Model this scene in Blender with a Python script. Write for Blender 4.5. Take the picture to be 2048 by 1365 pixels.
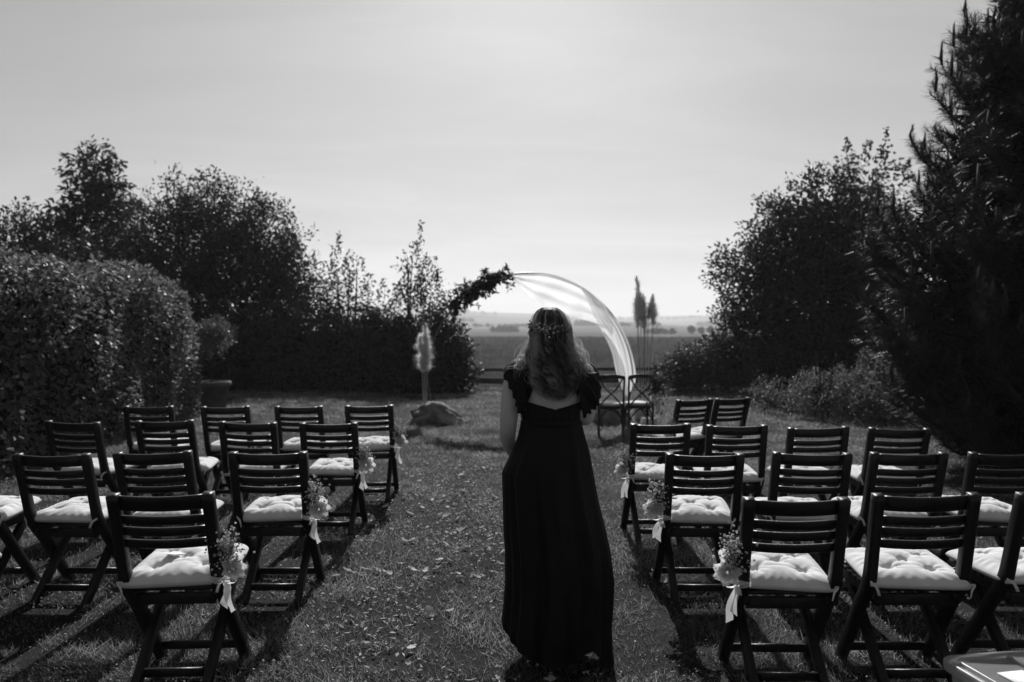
import bpy, bmesh, math, random
import numpy as np
from mathutils import Vector, Matrix, noise as mnoise
R = math.radians
random.seed(7)
rng = np.random.default_rng(7)
scene = bpy.context.scene
for o in list(bpy.data.objects):
    bpy.data.objects.remove(o)
C = scene.collection

# ------------------------------------------------------------------ camera
cam_d = bpy.data.cameras.new('camera')
cam = bpy.data.objects.new('camera', cam_d); C.objects.link(cam)
cam_d.sensor_width = 36.0; cam_d.lens = 28.0
cam.location = (0, 0, 1.58)
cam.rotation_euler = (R(90 - 0.79), 0, 0)
cam_d.clip_start = 0.05; cam_d.clip_end = 30000
cam_d.dof.use_dof = True; cam_d.dof.focus_distance = 3.9; cam_d.dof.aperture_fstop = 2.4
scene.camera = cam

# ------------------------------------------------------------------ sky, sun, exposure
SUN_EL, SUN_AZ = 37.0, 1.0          # azimuth in degrees to the right of straight ahead (+Y)
world = bpy.data.worlds.new('World'); scene.world = world; world.use_nodes = True
nt = world.node_tree; N = nt.nodes; L = nt.links
for n in list(N): N.remove(n)
def wn(t, **k):
    n = N.new(t)
    for a, b in k.items(): setattr(n, a, b)
    return n
out = wn('ShaderNodeOutputWorld'); bg = wn('ShaderNodeBackground')
sky = wn('ShaderNodeTexSky', sky_type='NISHITA', sun_disc=False)
sky.sun_elevation = R(SUN_EL); sky.sun_rotation = R(SUN_AZ)
sky.air_density = 1.0; sky.dust_density = 0.8; sky.ozone_density = 1.0
sep = wn('ShaderNodeSeparateColor'); L.new(sky.outputs[0], sep.inputs[0])
def wmath(op, a, b):
    m = wn('ShaderNodeMath', operation=op)
    for i, v in enumerate((a, b)):
        if v is None: continue
        if isinstance(v, (int, float)): m.inputs[i].default_value = v
        else: L.new(v, m.inputs[i])
    return m.outputs[0]
grey = wmath('ADD', wmath('ADD', wmath('MULTIPLY', sep.outputs[0], .85), wmath('MULTIPLY', sep.outputs[1], .15)),
             wmath('MULTIPLY', sep.outputs[2], .0))
# thin cirrus streaks in the sky dome (direction space)
tc = wn('ShaderNodeTexCoord'); sx = wn('ShaderNodeSeparateXYZ'); L.new(tc.outputs['Generated'], sx.inputs[0])
zz = wmath('ADD', wmath('MAXIMUM', sx.outputs[2], 0.0), .16)
cb = wn('ShaderNodeCombineXYZ'); L.new(wmath('DIVIDE', sx.outputs[0], zz), cb.inputs[0]); L.new(wmath('DIVIDE', sx.outputs[1], zz), cb.inputs[1])
mp = wn('ShaderNodeMapping'); mp.inputs['Rotation'].default_value = (0, 0, R(28)); mp.inputs['Scale'].default_value = (.75, 1.9, 1)
L.new(cb.outputs[0], mp.inputs[0])
nz = wn('ShaderNodeTexNoise'); nz.inputs['Scale'].default_value = 1.0; nz.inputs['Detail'].default_value = 7; nz.inputs['Roughness'].default_value = .55; nz.inputs['Distortion'].default_value = .6
L.new(mp.outputs[0], nz.inputs['Vector'])
mr = wn('ShaderNodeMapRange'); mr.inputs[1].default_value = .3; mr.inputs[2].default_value = .72; mr.inputs[3].default_value = .87; mr.inputs[4].default_value = 1.08
L.new(nz.outputs[0], mr.inputs[0])
veil = wmath('MULTIPLY', wmath('POWER', wmath('MULTIPLY', grey, 1 / 11.2), .68), 11.2)      # thin high veil evens out the sky
fin = wmath('MULTIPLY', veil, mr.outputs[0])
L.new(fin, bg.inputs[0]); bg.inputs[1].default_value = 0.05
L.new(bg.outputs[0], out.inputs[0])

sun_d = bpy.data.lights.new('sun', 'SUN'); sun = bpy.data.objects.new('sun', sun_d); C.objects.link(sun)
sun_d.energy = 5.0; sun_d.angle = R(.53); sun_d.color = (1, 1, 1)
el, az = R(SUN_EL), R(SUN_AZ)
to_sun = Vector((math.sin(az) * math.cos(el), math.cos(az) * math.cos(el), math.sin(el)))
sun.rotation_euler = to_sun.to_track_quat('Z', 'Y').to_euler()
sun.location = to_sun * 60
scene.view_settings.view_transform = 'Standard'; scene.view_settings.look = 'None'
scene.view_settings.gamma = 1.0; scene.view_settings.use_curve_mapping = False
scene.view_settings.exposure = 0.38
scene.render.engine = 'CYCLES'
scene.cycles.max_bounces = 6; scene.cycles.transparent_max_bounces = 12
scene.cycles.volume_bounces = 0

# ------------------------------------------------------------------ materials
def mat(name, col, rough=.8, spec=.3, var=0.0, vscale=6.0, detail=4, transl=0.0, alpha=1.0, bump=0.0, bscale=40.0, rnd=0.0, coords='Object', stretch=(1, 1, 1), sheen=0.0):
    m = bpy.data.materials.new(name); m.use_nodes = True
    n = m.node_tree.nodes; l = m.node_tree.links
    for x in list(n): n.remove(x)
    o = n.new('ShaderNodeOutputMaterial'); p = n.new('ShaderNodeBsdfPrincipled')
    p.inputs['Base Color'].default_value = (col, col, col, 1)
    p.inputs['Roughness'].default_value = rough; p.inputs['Specular IOR Level'].default_value = spec
    if sheen: p.inputs['Sheen Weight'].default_value = sheen
    t = n.new('ShaderNodeTexCoord'); mpn = n.new('ShaderNodeMapping'); mpn.inputs['Scale'].default_value = stretch
    l.new(t.outputs[coords], mpn.inputs[0])
    colsock = None
    if var > 0:
        a = n.new('ShaderNodeTexNoise'); a.inputs['Scale'].default_value = vscale; a.inputs['Detail'].default_value = detail
        l.new(mpn.outputs[0], a.inputs['Vector'])
        g = n.new('ShaderNodeMapRange'); g.inputs[1].default_value = .3; g.inputs[2].default_value = .7
        g.inputs[3].default_value = col * (1 - var); g.inputs[4].default_value = col * (1 + var)
        l.new(a.outputs[0], g.inputs[0]); colsock = g.outputs[0]
    if rnd > 0:                         # per-piece variation
        gi = n.new('ShaderNodeNewGeometry')
        g2 = n.new('ShaderNodeMapRange'); g2.inputs[3].default_value = 1 - rnd; g2.inputs[4].default_value = 1 + rnd
        l.new(gi.outputs['Random Per Island'], g2.inputs[0])
        mm = n.new('ShaderNodeMath'); mm.operation = 'MULTIPLY'
        if colsock: l.new(colsock, mm.inputs[0])
        else: mm.inputs[0].default_value = col
        l.new(g2.outputs[0], mm.inputs[1]); colsock = mm.outputs[0]
    if colsock: l.new(colsock, p.inputs['Base Color'])
    if bump > 0:
        b = n.new('ShaderNodeTexNoise'); b.inputs['Scale'].default_value = bscale; b.inputs['Detail'].default_value = 5
        l.new(mpn.outputs[0], b.inputs['Vector'])
        bp = n.new('ShaderNodeBump'); bp.inputs['Strength'].default_value = bump; bp.inputs['Distance'].default_value = .01
        l.new(b.outputs[0], bp.inputs['Height']); l.new(bp.outputs[0], p.inputs['Normal'])
    s = p.outputs[0]
    if transl > 0:
        tr = n.new('ShaderNodeBsdfTranslucent'); tr.inputs[0].default_value = (col, col, col, 1)
        if colsock: l.new(colsock, tr.inputs[0])
        mx = n.new('ShaderNodeMixShader'); mx.inputs[0].default_value = transl
        l.new(s, mx.inputs[1]); l.new(tr.outputs[0], mx.inputs[2]); s = mx.outputs[0]
    if alpha < 1:
        tp = n.new('ShaderNodeBsdfTransparent'); mx = n.new('ShaderNodeMixShader'); mx.inputs[0].default_value = alpha
        l.new(tp.outputs[0], mx.inputs[1]); l.new(s, mx.inputs[2]); s = mx.outputs[0]
    l.new(s, o.inputs[0])
    return m
M = {}
M['lawn'] = mat('lawn', .009, .95, .1, .45, 1.3, 6, bump=.8, bscale=60)
M['grass'] = mat('grass', .16, .48, .35, .55, 1.6, 6, transl=.6, rnd=.6)
M['clover'] = mat('clover', .45, .9, .1, transl=.3, rnd=.3)
M['litter'] = mat('litter', .36, .8, .2, transl=.3, rnd=.5)
M['deadleaf'] = mat('deadleaf', .46, .7, .25, .3, 30, transl=.3)
M['field'] = mat('field', .045, .95, .1, .4, .12, 8, bump=.6, bscale=2, stretch=(1, .35, 1))
M['crop'] = mat('crop', .10, .7, .2, .35, .3, 4, transl=.4, rnd=.4)
M['wood'] = mat('wood', .008, .40, .28, .45, 14, 6, bump=.25, bscale=60, stretch=(1, 1, 1))
M['dark_wood'] = mat('dark_wood', .012, .42, .4, .3, 12, 5)
M['fence_wood'] = mat('fence_wood', .06, .85, .2, .4, 6, 6, bump=.4, bscale=30)
M['cushion'] = mat('cushion', .60, .95, .1, .07, 9, 5, bump=.22, bscale=420, sheen=.15)
M['white_cushion'] = mat('white_cushion', .62, .95, .1, .06, 9, 5, bump=.2, bscale=300)
M['paper'] = mat('paper', .75, .7, .2, transl=.15)
M['ribbon'] = mat('ribbon', .68, .55, .3, transl=.35)
M['petal'] = mat('petal', .78, .8, .15, transl=.4)
M['gyp'] = mat('gyp', .60, .8, .15, transl=.35, rnd=.5)
M['flower_leaf'] = mat('flower_leaf', .05, .5, .35, transl=.3, rnd=.5)
M['dry_stem'] = mat('dry_stem', .35, .7, .2)
M['stem'] = mat('stem', .08, .7, .2)
M['hedge_leaf'] = mat('hedge_leaf', .11, .55, .3, transl=.48, rnd=.6)
M['tree_leaf'] = mat('tree_leaf', .030, .5, .35, transl=.35, rnd=.5)
M['bush_leaf'] = mat('bush_leaf', .028, .5, .35, transl=.3, rnd=.5)
M['needle'] = mat('needle', .015, .45, .35, transl=.2, rnd=.5)
M['olive_leaf'] = mat('olive_leaf', .10, .45, .4, transl=.35, rnd=.5)
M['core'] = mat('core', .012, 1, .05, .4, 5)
M['bark'] = mat('bark', .04, .9, .15, .5, 9, 6, bump=.7, bscale=22)
M['candle'] = mat('candle', .04, .8, .2, .3, 40)
M['stone'] = mat('stone', .15, .9, .2, .6, 5, 8, bump=.9, bscale=14)
M['terracotta'] = mat('terracotta', .11, .85, .2, .3, 7, 5, bump=.2, bscale=30)
M['soil'] = mat('soil', .02, .95, .1, .4, 20)
M['metal'] = mat('metal', .05, .4, .5)
M['chiffon'] = mat('chiffon', .80, .8, .1, transl=.65, alpha=.58)
M['chiffon_tail'] = mat('chiffon_tail', .80, .8, .1, transl=.55, alpha=.80)
M['pampas'] = mat('pampas', .95, .9, .1, transl=.68, rnd=.15)
M['white_pot'] = mat('white_pot', .6, .5, .35, .05, 8)
M['skin'] = mat('skin', .48, .5, .35, .06, 14, 5, bump=.04, bscale=180)
M['dress'] = mat('dress', .0060, .6, .22, .3, 16, 4, transl=.25, bump=.2, bscale=90, sheen=.015)
M['hair_dark'] = mat('hair_dark', .075, .4, .4, transl=.4, rnd=.5)
M['hair_mid'] = mat('hair_mid', .20, .4, .4, transl=.4, rnd=.5)
M['hair_pale_backlit'] = mat('hair_pale_backlit', .46, .4, .4, transl=.4, rnd=.5)  # pale locks, brightened so backlit side highlights are painted into the colour
M['scalp_hair'] = mat('scalp_hair', .06, .6, .3, .4, 50, bump=.6, bscale=120, stretch=(1, 1, .12))
M['shoe'] = mat('shoe', .02, .4, .5)
M['eye'] = mat('eye', .5, .2, .5)
M['plastic'] = mat('plastic', .42, .25, .5, transl=.45, alpha=.62)
M['box_things'] = mat('box_things', .05, .8, .2, .8, 9, 2)
M['far_land'] = mat('far_land', .20, 1, .0)
M['far_tree'] = mat('far_tree', .035, .9, .05, transl=.15, rnd=.4)

# far land: patchwork of pale and dark fields
def far_land(m):
    n = m.node_tree.nodes; l = m.node_tree.links
    p = [x for x in n if x.type == 'BSDF_PRINCIPLED'][0]
    t = n.new('ShaderNodeTexCoord'); mpn = n.new('ShaderNodeMapping'); mpn.inputs['Scale'].default_value = (.0022, .0010, 0); mpn.inputs['Rotation'].default_value = (0, 0, .25)
    l.new(t.outputs['Object'], mpn.inputs[0])
    v = n.new('ShaderNodeTexVoronoi'); v.inputs['Scale'].default_value = 1.6; v.inputs['Randomness'].default_value = .8
    l.new(mpn.outputs[0], v.inputs['Vector'])
    s = n.new('ShaderNodeSeparateColor'); l.new(v.outputs['Color'], s.inputs[0])
    g = n.new('ShaderNodeMapRange'); g.inputs[3].default_value = .07; g.inputs[4].default_value = .22
    l.new(s.outputs[0], g.inputs[0]); l.new(g.outputs[0], p.inputs['Base Color'])
far_land(M['far_land'])

# ------------------------------------------------------------------ helpers
def np_mesh(name, V, faces):
    """V (n,3); faces: list of int arrays (m,k)"""
    me = bpy.data.meshes.new(name)
    V = np.asarray(V, np.float32); faces = [np.asarray(f, np.int32) for f in faces if len(f)]
    nl = sum(f.size for f in faces); nf = sum(len(f) for f in faces)
    me.vertices.add(len(V)); me.vertices.foreach_set('co', V.ravel())
    me.loops.add(nl); me.polygons.add(nf)
    me.loops.foreach_set('vertex_index', np.concatenate([f.ravel() for f in faces]))
    st = []; k = 0
    for f in faces:
        st.append(k + np.arange(len(f)) * f.shape[1]); k += f.size
    me.polygons.foreach_set('loop_start', np.concatenate(st).astype(np.int32))
    me.update(calc_edges=True); me.validate()
    return me
def link(name, me, material, parent=None, smooth=False):
    if material is not None and not me.materials: me.materials.append(M[material] if isinstance(material, str) else material)
    if smooth: me.polygons.foreach_set('use_smooth', [True] * len(me.polygons))
    o = bpy.data.objects.new(name, me); C.objects.link(o)
    if parent is not None: o.parent = parent
    return o
def tag(o, label=None, cat=None, group=None, kind=None):
    if label: o['label'] = label
    if cat: o['category'] = cat
    if group: o['group'] = group
    if kind: o['kind'] = kind
    return o
def thing(name, label, cat, loc=(0, 0, 0), rz=0, group=None):
    o = bpy.data.objects.new(name, None); C.objects.link(o); o.empty_display_size = .1
    o.location = loc; o.rotation_euler = (0, 0, rz)
    return tag(o, label, cat, group)

class MB:
    """collects triangles and quads"""
    def __init__(s): s.V = []; s.F3 = []; s.F4 = []; s.n = 0
    def add(s, V, F3=None, F4=None):
        V = np.asarray(V, float).reshape(-1, 3)
        if F3 is not None and len(F3): s.F3.append(np.asarray(F3, int) + s.n)
        if F4 is not None and len(F4): s.F4.append(np.asarray(F4, int) + s.n)
        s.V.append(V); s.n += len(V)
    def mesh(s, name):
        fs = []
        if s.F3: fs.append(np.concatenate(s.F3))
        if s.F4: fs.append(np.concatenate(s.F4))
        return np_mesh(name, np.concatenate(s.V), fs)
    def build(s, name, material, parent=None, smooth=False): return link(name, s.mesh(name), material, parent, smooth)

def grid_faces(a, b, wrap=False):
    """faces of a (a rows) x (b columns) vertex grid; wrap closes the columns"""
    i = np.arange(a - 1)[:, None]; j = np.arange(b if wrap else b - 1)[None, :]
    j2 = (j + 1) % b
    return np.stack(np.broadcast_arrays(i * b + j, i * b + j2, (i + 1) * b + j2, (i + 1) * b + j), -1).reshape(-1, 4)
def loft(mb, rings, cap=True):
    rings = np.asarray(rings, float); a, b, _ = rings.shape
    V = rings.reshape(-1, 3); F4 = grid_faces(a, b, True); F3 = []
    if cap:
        c0, c1 = len(V), len(V) + 1
        V = np.vstack([V, rings[0].mean(0), rings[-1].mean(0)])
        k = np.arange(b); k2 = (k + 1) % b
        F3 = np.vstack([np.stack([k2, k, np.full(b, c0)], 1), np.stack([(a - 1) * b + k, (a - 1) * b + k2, np.full(b, c1)], 1)])
    mb.add(V, F3, F4)
def nrm(v):
    v = np.asarray(v, float); return v / np.maximum(np.linalg.norm(v, axis=-1, keepdims=True), 1e-9)
def tube(mb, P, r, n=6, cap=True):
    P = np.asarray(P, float); m = len(P); r = np.broadcast_to(r, m)
    T = np.gradient(P, axis=0); T = nrm(T)
    up = np.array([0, 0, 1.0]) if abs(T[:, 2]).mean() < .85 else np.array([1.0, 0, 0])
    S = nrm(np.cross(T, up)); U = np.cross(S, T)
    a = np.linspace(0, 2 * np.pi, n, endpoint=False)
    ring = P[:, None] + r[:, None, None] * (np.cos(a)[None, :, None] * S[:, None] + np.sin(a)[None, :, None] * U[:, None])
    loft(mb, ring, cap)
def bez(pts, n=16):
    """smooth curve through points (Catmull-Rom)"""
    P = np.asarray(pts, float); P = np.vstack([2 * P[0] - P[1], P, 2 * P[-1] - P[-2]])
    o = []; seg = len(P) - 3
    for q in np.linspace(0, seg - 1e-6, n):
        i = int(q); t = q - i; a, b, c, d = P[i:i + 4]
        o.append(.5 * ((2 * b) + (c - a) * t + (2 * a - 5 * b + 4 * c - d) * t * t + (3 * b - a - 3 * c + d) * t ** 3))
    return np.array(o)
def sweep_rect(mb, P, w, t, side=(1, 0, 0)):
    """rectangular bar along P; w along side, t across"""
    P = np.asarray(P, float); T = nrm(np.gradient(P, axis=0)); S = np.broadcast_to(np.asarray(side, float), P.shape)
    U = nrm(np.cross(T, S)); S = nrm(np.cross(U, T)); w = np.broadcast_to(w, len(P)); t = np.broadcast_to(t, len(P))
    c = .12
    prof = [(-1, -1 + c), (-1, 1 - c), (-1 + c, 1), (1 - c, 1), (1, 1 - c), (1, -1 + c), (1 - c, -1), (-1 + c, -1)]
    k = np.minimum(w, t)
    ring = np.stack([P + S * ((x * w / 2) + 0)[:, None] + U * ((y * t / 2))[:, None] for x, y in prof], 1)
    loft(mb, ring)
def box(mb, c, s, rz=0):
    x, y, z = [d / 2 for d in s]
    V = np.array([[i * x, j * y, k * z] for k in (-1, 1) for i, j in ((-1, -1), (1, -1), (1, 1), (-1, 1))])
    if rz:
        ca, sa = math.cos(rz), math.sin(rz); V = V @ np.array([[ca, sa, 0], [-sa, ca, 0], [0, 0, 1]])
    mb.add(V + np.asarray(c, float), None, [[3, 2, 1, 0], [4, 5, 6, 7], [0, 1, 5, 4], [1, 2, 6, 5], [2, 3, 7, 6], [3, 0, 4, 7]])
def lathe(mb, prof, n=32, c=(0, 0, 0)):
    a = np.linspace(0, 2 * np.pi, n, endpoint=False)
    rings = np.array([[(c[0] + r * math.cos(t), c[1] + r * math.sin(t), c[2] + z) for t in a] for r, z in prof])
    loft(mb, rings, True)
def leaves(mb, pos, axis, normal, Ln, W, fold=.18):
    """folded diamond leaves, all arrays of n"""
    pos = np.asarray(pos, float); axis = nrm(axis); side = nrm(np.cross(axis, normal)); nn = np.cross(side, axis)
    Ln = np.broadcast_to(Ln, len(pos))[:, None]; W = np.broadcast_to(W, len(pos))[:, None]
    a = pos; b = pos + axis * Ln * .45 + side * W * .5 + nn * W * fold; c = pos + axis * Ln; d = pos + axis * Ln * .45 - side * W * .5 + nn * W * fold
    V = np.stack([a, b, c, d], 1).reshape(-1, 3); k = np.arange(len(pos))[:, None] * 4
    mb.add(V, np.concatenate([k + [0, 1, 2], k + [0, 2, 3]]))
def blades(mb, pos, d, Ln, W):
    """single triangles: grass blades or needles"""
    pos = np.asarray(pos, float); d = nrm(d); s = nrm(np.cross(d, rng.normal(size=pos.shape)))
    Ln = np.broadcast_to(Ln, len(pos))[:, None]; W = np.broadcast_to(W, len(pos))[:, None]
    V = np.stack([pos - s * W / 2, pos + s * W / 2, pos + d * Ln], 1).reshape(-1, 3)
    mb.add(V, np.arange(len(pos))[:, None] * 3 + [0, 1, 2])
ICO = None
def balls(mb, pos, r):
    global ICO
    if ICO is None:
        bm = bmesh.new(); bmesh.ops.create_icosphere(bm, subdivisions=1, radius=1)
        ICO = (np.array([v.co[:] for v in bm.verts]), np.array([[v.index for v in f.verts] for f in bm.faces])); bm.free()
    iv, jf = ICO; pos = np.asarray(pos, float); r = np.broadcast_to(r, len(pos))
    V = (pos[:, None] + iv[None] * r[:, None, None]).reshape(-1, 3)
    F = (jf[None] + (np.arange(len(pos)) * len(iv))[:, None, None]).reshape(-1, 3)
    mb.add(V, F)
def rdir(n, up=0.0):
    v = rng.normal(size=(n, 3)); v[:, 2] += up; return nrm(v)
def ground_z(x, y):
    """gentle lawn relief"""
    x = np.asarray(x, float); y = np.asarray(y, float)
    s = np.clip((-x - 2.2) / 3, 0, 1); t = np.clip((y - 6.0) / 4, 0, 1)
    return .09 * s * s * (3 - 2 * s) * t * t * (3 - 2 * t) + .012 * np.sin(x * 1.7 + .4) * np.sin(y * 1.3)

# ------------------------------------------------------------------ setting: lawn, field, far land
xs = np.linspace(-22, 22, 133); ys = np.linspace(-3, 21.4, 110)
X, Y = np.meshgrid(xs, ys)
V = np.stack([X, Y, ground_z(X, Y)], -1).reshape(-1, 3)
lawn = link('lawn', np_mesh('lawn', V, [grid_faces(len(ys), len(xs))]), 'lawn', smooth=True)
tag(lawn, 'mown lawn running under the chairs to the fence', kind='structure')

def land_z(x, y):
    r = np.hypot(x, y); xd = x / np.maximum(y, 60)
    z = np.interp(r, [0, 21, 32, 190, 240, 640, 1200, 2100, 3000, 4300, 9000], [-.1, -.1, -.2, -.25, -1.4, 1.0, 10, 31, 66, 88, 30])
    tilt = np.interp(xd, [-.4, -.05, .1, .25, .5], [1.15, 1.12, .85, .72, .8])
    far = np.clip((r - 700) / 1500, 0, 1)
    z = np.where(r > 700, z * (1 + (tilt - 1) * far), z)
    z = z + far * (6 * np.sin(xd * 14 + r * .0011) + 4 * np.sin(xd * 31 + 1 + r * .0017))
    return z
rr = np.concatenate([np.linspace(20, 60, 12), np.geomspace(66, 9000, 70)])
aa = np.linspace(-R(70), R(70), 181)
A, RR = np.meshgrid(aa, rr); X = RR * np.sin(A); Y = RR * np.cos(A)
fi = int(np.searchsorted(rr, 210))
V = np.stack([X, Y, land_z(X, Y)], -1)
fld = link('field', np_mesh('field', V[:fi + 1].reshape(-1, 3), [grid_faces(fi + 1, len(aa))]), 'field', smooth=True)
tag(fld, 'dark crop field beyond the fence', kind='structure')
hil = link('hills', np_mesh('hills', V[fi:].reshape(-1, 3), [grid_faces(len(rr) - fi, len(aa))]), 'far_land', smooth=True)
tag(hil, 'pale far fields and low hills on the horizon', kind='structure')
# ground behind and beside the garden, so nothing is void
bx_ = MB()
g = np.array([[-400, -400, -.3], [400, -400, -.3], [400, 120, -.3], [-400, 120, -.3]])
bx_.add(g, None, [[0, 1, 2, 3]])
tag(bx_.build('ground', 'field'), 'dark ground around the garden', kind='structure')

# ------------------------------------------------------------------ grass
def scatter(y0, y1, dens, half=.68, extra=.8):
    a = (half * y1 + extra) * 2 * (y1 - y0); n = int(a * dens)
    y = rng.uniform(y0, y1, n); x = rng.uniform(-1, 1, n) * (half * y1 + extra)
    k = np.abs(x) < half * y + extra
    return x[k], y[k]
LAT = rng.random((256, 256))
def vnoise(x, y, f):
    x = np.asarray(x) * f + 37.3; y = np.asarray(y) * f + 11.7; i = np.floor(x).astype(int); j = np.floor(y).astype(int); u = x - i; v = y - j
    u = u * u * (3 - 2 * u); v = v * v * (3 - 2 * v); q = lambda a, b: LAT[a % 256, b % 256]
    return (q(i, j) * (1 - u) + q(i + 1, j) * u) * (1 - v) + (q(i, j + 1) * (1 - u) + q(i + 1, j + 1) * u) * v
gm = MB()
for y0, y1, dens, h0, h1, w in ((2.9, 4.2, 8200, .02, .062, .0036), (4.2, 6, 5200, .02, .062, .0046), (6, 8.8, 3200, .02, .058, .0058),
                                (8.8, 12.8, 3200, .02, .06, .008), (12.8, 21.5, 1700, .025, .075, .012)):
    x, y = scatter(y0, y1, dens); n = len(x)
    pat = .5 * vnoise(x, y, 2.2) + .3 * vnoise(x, y, 7) + .2 * vnoise(x, y, 17); kp = rng.random(n) < np.clip((pat - .30) * 3.4, .06, 1)
    x, y, pat = x[kp], y[kp], pat[kp]; n = len(x)
    h = rng.uniform(h0, h1, n) * (.45 + 1.25 * pat) * np.where(rng.random(n) < .03, 1.7, 1)
    d = rdir(n, 0); d[:, 2] = np.abs(d[:, 2]) * .7 + .5; d[:, 0] += (vnoise(x, y, 5) - .5) * 1.6; d[:, 1] += (vnoise(x + 50, y, 5) - .5) * 1.6
    blades(gm, np.stack([x, y, ground_z(x, y) - .003], 1), d, h, w)
for y0, y1, dens, sz in ((2.9, 4.4, 1500, .013), (4.4, 7, 900, .016), (7, 12, 260, .022)):      # clover and broad weed leaves among the blades
    x, y = scatter(y0, y1, dens); n = len(x); kp = rng.random(n) < np.clip((vnoise(x + 9, y, 1.3) - .35) * 2.5, .1, 1); x, y = x[kp], y[kp]; n = len(x)
    leaves(gm, np.stack([x, y, ground_z(x, y) + rng.uniform(.006, .034, n)], 1), rdir(n) * [1, 1, .5], rdir(n, 1.2), sz * rng.uniform(.6, 1.4, n), sz * .8)
tag(gm.build('grass', 'grass'), 'short green grass covering the lawn', 'grass', kind='stuff')
# clover heads and leaf scraps
cm = MB(); n = 420
y = 3.1 + 5 * rng.random(n) ** 1.4; x = rng.uniform(-1, 1, n) * (.66 * y)
balls(cm, np.stack([x, y, ground_z(x, y) + rng.uniform(.02, .045, n)], 1), rng.uniform(.004, .008, n))
tag(cm.build('clover', 'clover'), 'tiny pale clover heads dotted through the grass', 'clover', kind='stuff')
lm = MB(); n = 1500
y = np.where(rng.random(4 * n) < .2, rng.uniform(3.3, 5.2, 4 * n), rng.uniform(4.9, 9.8, 4 * n)); x = np.clip(rng.normal(-.48, .40, 4 * n), -1.25, .95); kq = np.argsort(-vnoise(x, y, 1.6) - .5 * rng.random(4 * n))[:n]; x, y = x[kq], y[kq]
leaves(lm, np.stack([x, y, ground_z(x, y) + rng.uniform(.012, .035, n)], 1), rdir(n) * [1, 1, .3], rdir(n, 2), rng.uniform(.014, .044, n), rng.uniform(.008, .022, n))
tag(lm.build('leaf_litter', 'litter'), 'small pale scraps of dry leaf strewn over the aisle grass', 'leaf litter', kind='stuff')
# larger fallen leaves, each a thing
def dead_leaf_mesh(seed):
    r = np.random.default_rng(seed); mb = MB(); m = 7
    t = np.linspace(0, 1, m); w = np.sin(np.pi * np.clip(t * .92 + .06, 0, 1)) ** .8 * .5 * (1 + .25 * r.normal(size=m))
    curl = r.uniform(.15, .5); V = []
    for i in range(m):
        zc = .28 * curl * (2 * t[i] - 1) ** 2
        V += [(-w[i] * .62, t[i] - .5, zc + curl * .35 * w[i]), (0, t[i] - .5, zc), (w[i] * .62, t[i] - .5, zc + curl * .35 * w[i])]
    mb.add(V, None, grid_faces(m, 3)); return mb.mesh('fallen_leaf')
dl = [dead_leaf_mesh(i) for i in range(5)]
for d_ in dl: d_.materials.append(M['deadleaf'])
for i in range(150):
    if i < 115: y = 5.0 + 4.6 * random.random() ** 1.2; x = random.gauss(-.50, .34)
    else: y = random.uniform(3.35, 5.2); x = random.uniform(-1.2, 1.1)
    x = max(-1.15, min(.95, x))
    o = bpy.data.objects.new('fallen_leaf', dl[i % 5]); C.objects.link(o)
    s = random.uniform(.034, .078); o.scale = (s * random.uniform(.6, 1), s, s * 1.3)
    o.location = (x, y, float(ground_z(x, y)) + .024); o.rotation_euler = (random.uniform(-.6, .6), random.uniform(-.6, .6), random.uniform(0, 6.3))
    tag(o, 'pale curled dry leaf lying on the grass of the aisle', 'leaf', 'dry leaves fallen on the aisle')

# rough growth beyond the fence and crop
wm = MB()
for y0, y1, n, h, w in ((21.9, 27, 26000, .34, .02), (27, 48, 42000, .32, .035), (48, 104, 42000, .42, .09), (104, 210, 30000, .55, .22)):
    y = rng.uniform(y0, y1, n); x = rng.uniform(-.2, .45, n) * y
    d = rdir(n); d[:, 2] = np.abs(d[:, 2]) + .8
    blades(wm, np.stack([x, y, land_z(x, y) - .02], 1), d, h * rng.uniform(.4, 1.25, n), w)
tag(wm.build('crop_plants', 'crop'), 'tangle of crop and weeds covering the field beyond the fence', 'crop', kind='stuff')

# far woodland strips on the slopes
fm = MB()
def copse(x0, x1, y, hgt, n, depth=30):
    cx = rng.uniform(x0, x1, n); cy = y + rng.uniform(0, depth, n); cz = land_z(cx, cy)
    for a, b, c in zip(cx, cy, cz):
        m = 70; h = hgt * rng.uniform(.7, 1.1); p = rdir(m) * rng.random((m, 1)) ** .33 * [h * .55, h * .55, h * .5] + [a, b, c + h * .5]
        leaves(fm, p, rdir(m), rdir(m), h * .34, h * .3)
def wx(px, y): return (px - 1024) * y / 1593
for px0, px1, y, h, n in ((978, 1036, 500, 3.6, 26), (940, 1075, 820, 3.6, 40), (1152, 1190, 1000, 6.5, 22), (1246, 1330, 900, 4.5, 40), (1308, 1360, 385, 3.0, 18), (780, 950, 1200, 7, 40), (1400, 1560, 1360, 8, 40), (640, 1000, 2300, 10, 60), (1120, 1500, 2650, 10, 70)):
    copse(wx(px0, y), wx(px1, y), y, h, n)
tag(fm.build('far_woodland', 'far_tree'), 'dark strips of woodland on the far slopes', 'woodland', kind='stuff')
def far_tree(px, y, h, label):
    x = wx(px, y); z = float(land_z(np.array(x), np.array(y)))
    t = thing('tree', label, 'tree', (x, y, z), group='round trees at the field edge')
    mb = MB(); tube(mb, [(0, 0, -.2), (0, 0, h * .6)], [h * .05, h * .02], 5); mb.build('trunk', 'bark', t)
    mb = MB(); m = 420; p = rdir(m) * rng.random((m, 1)) ** .4 * [h * .46, h * .46, h * .42] + [0, 0, h * .56]
    leaves(mb, p, rdir(m), rdir(m), h * .16, h * .13); mb.build('crown', 'far_tree', t)
far_tree(1383, 375, 4.2, 'leftmost of three small round trees on the far edge of the field')
far_tree(1402, 380, 3.6, 'middle of three small round trees on the far edge of the field')
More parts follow.
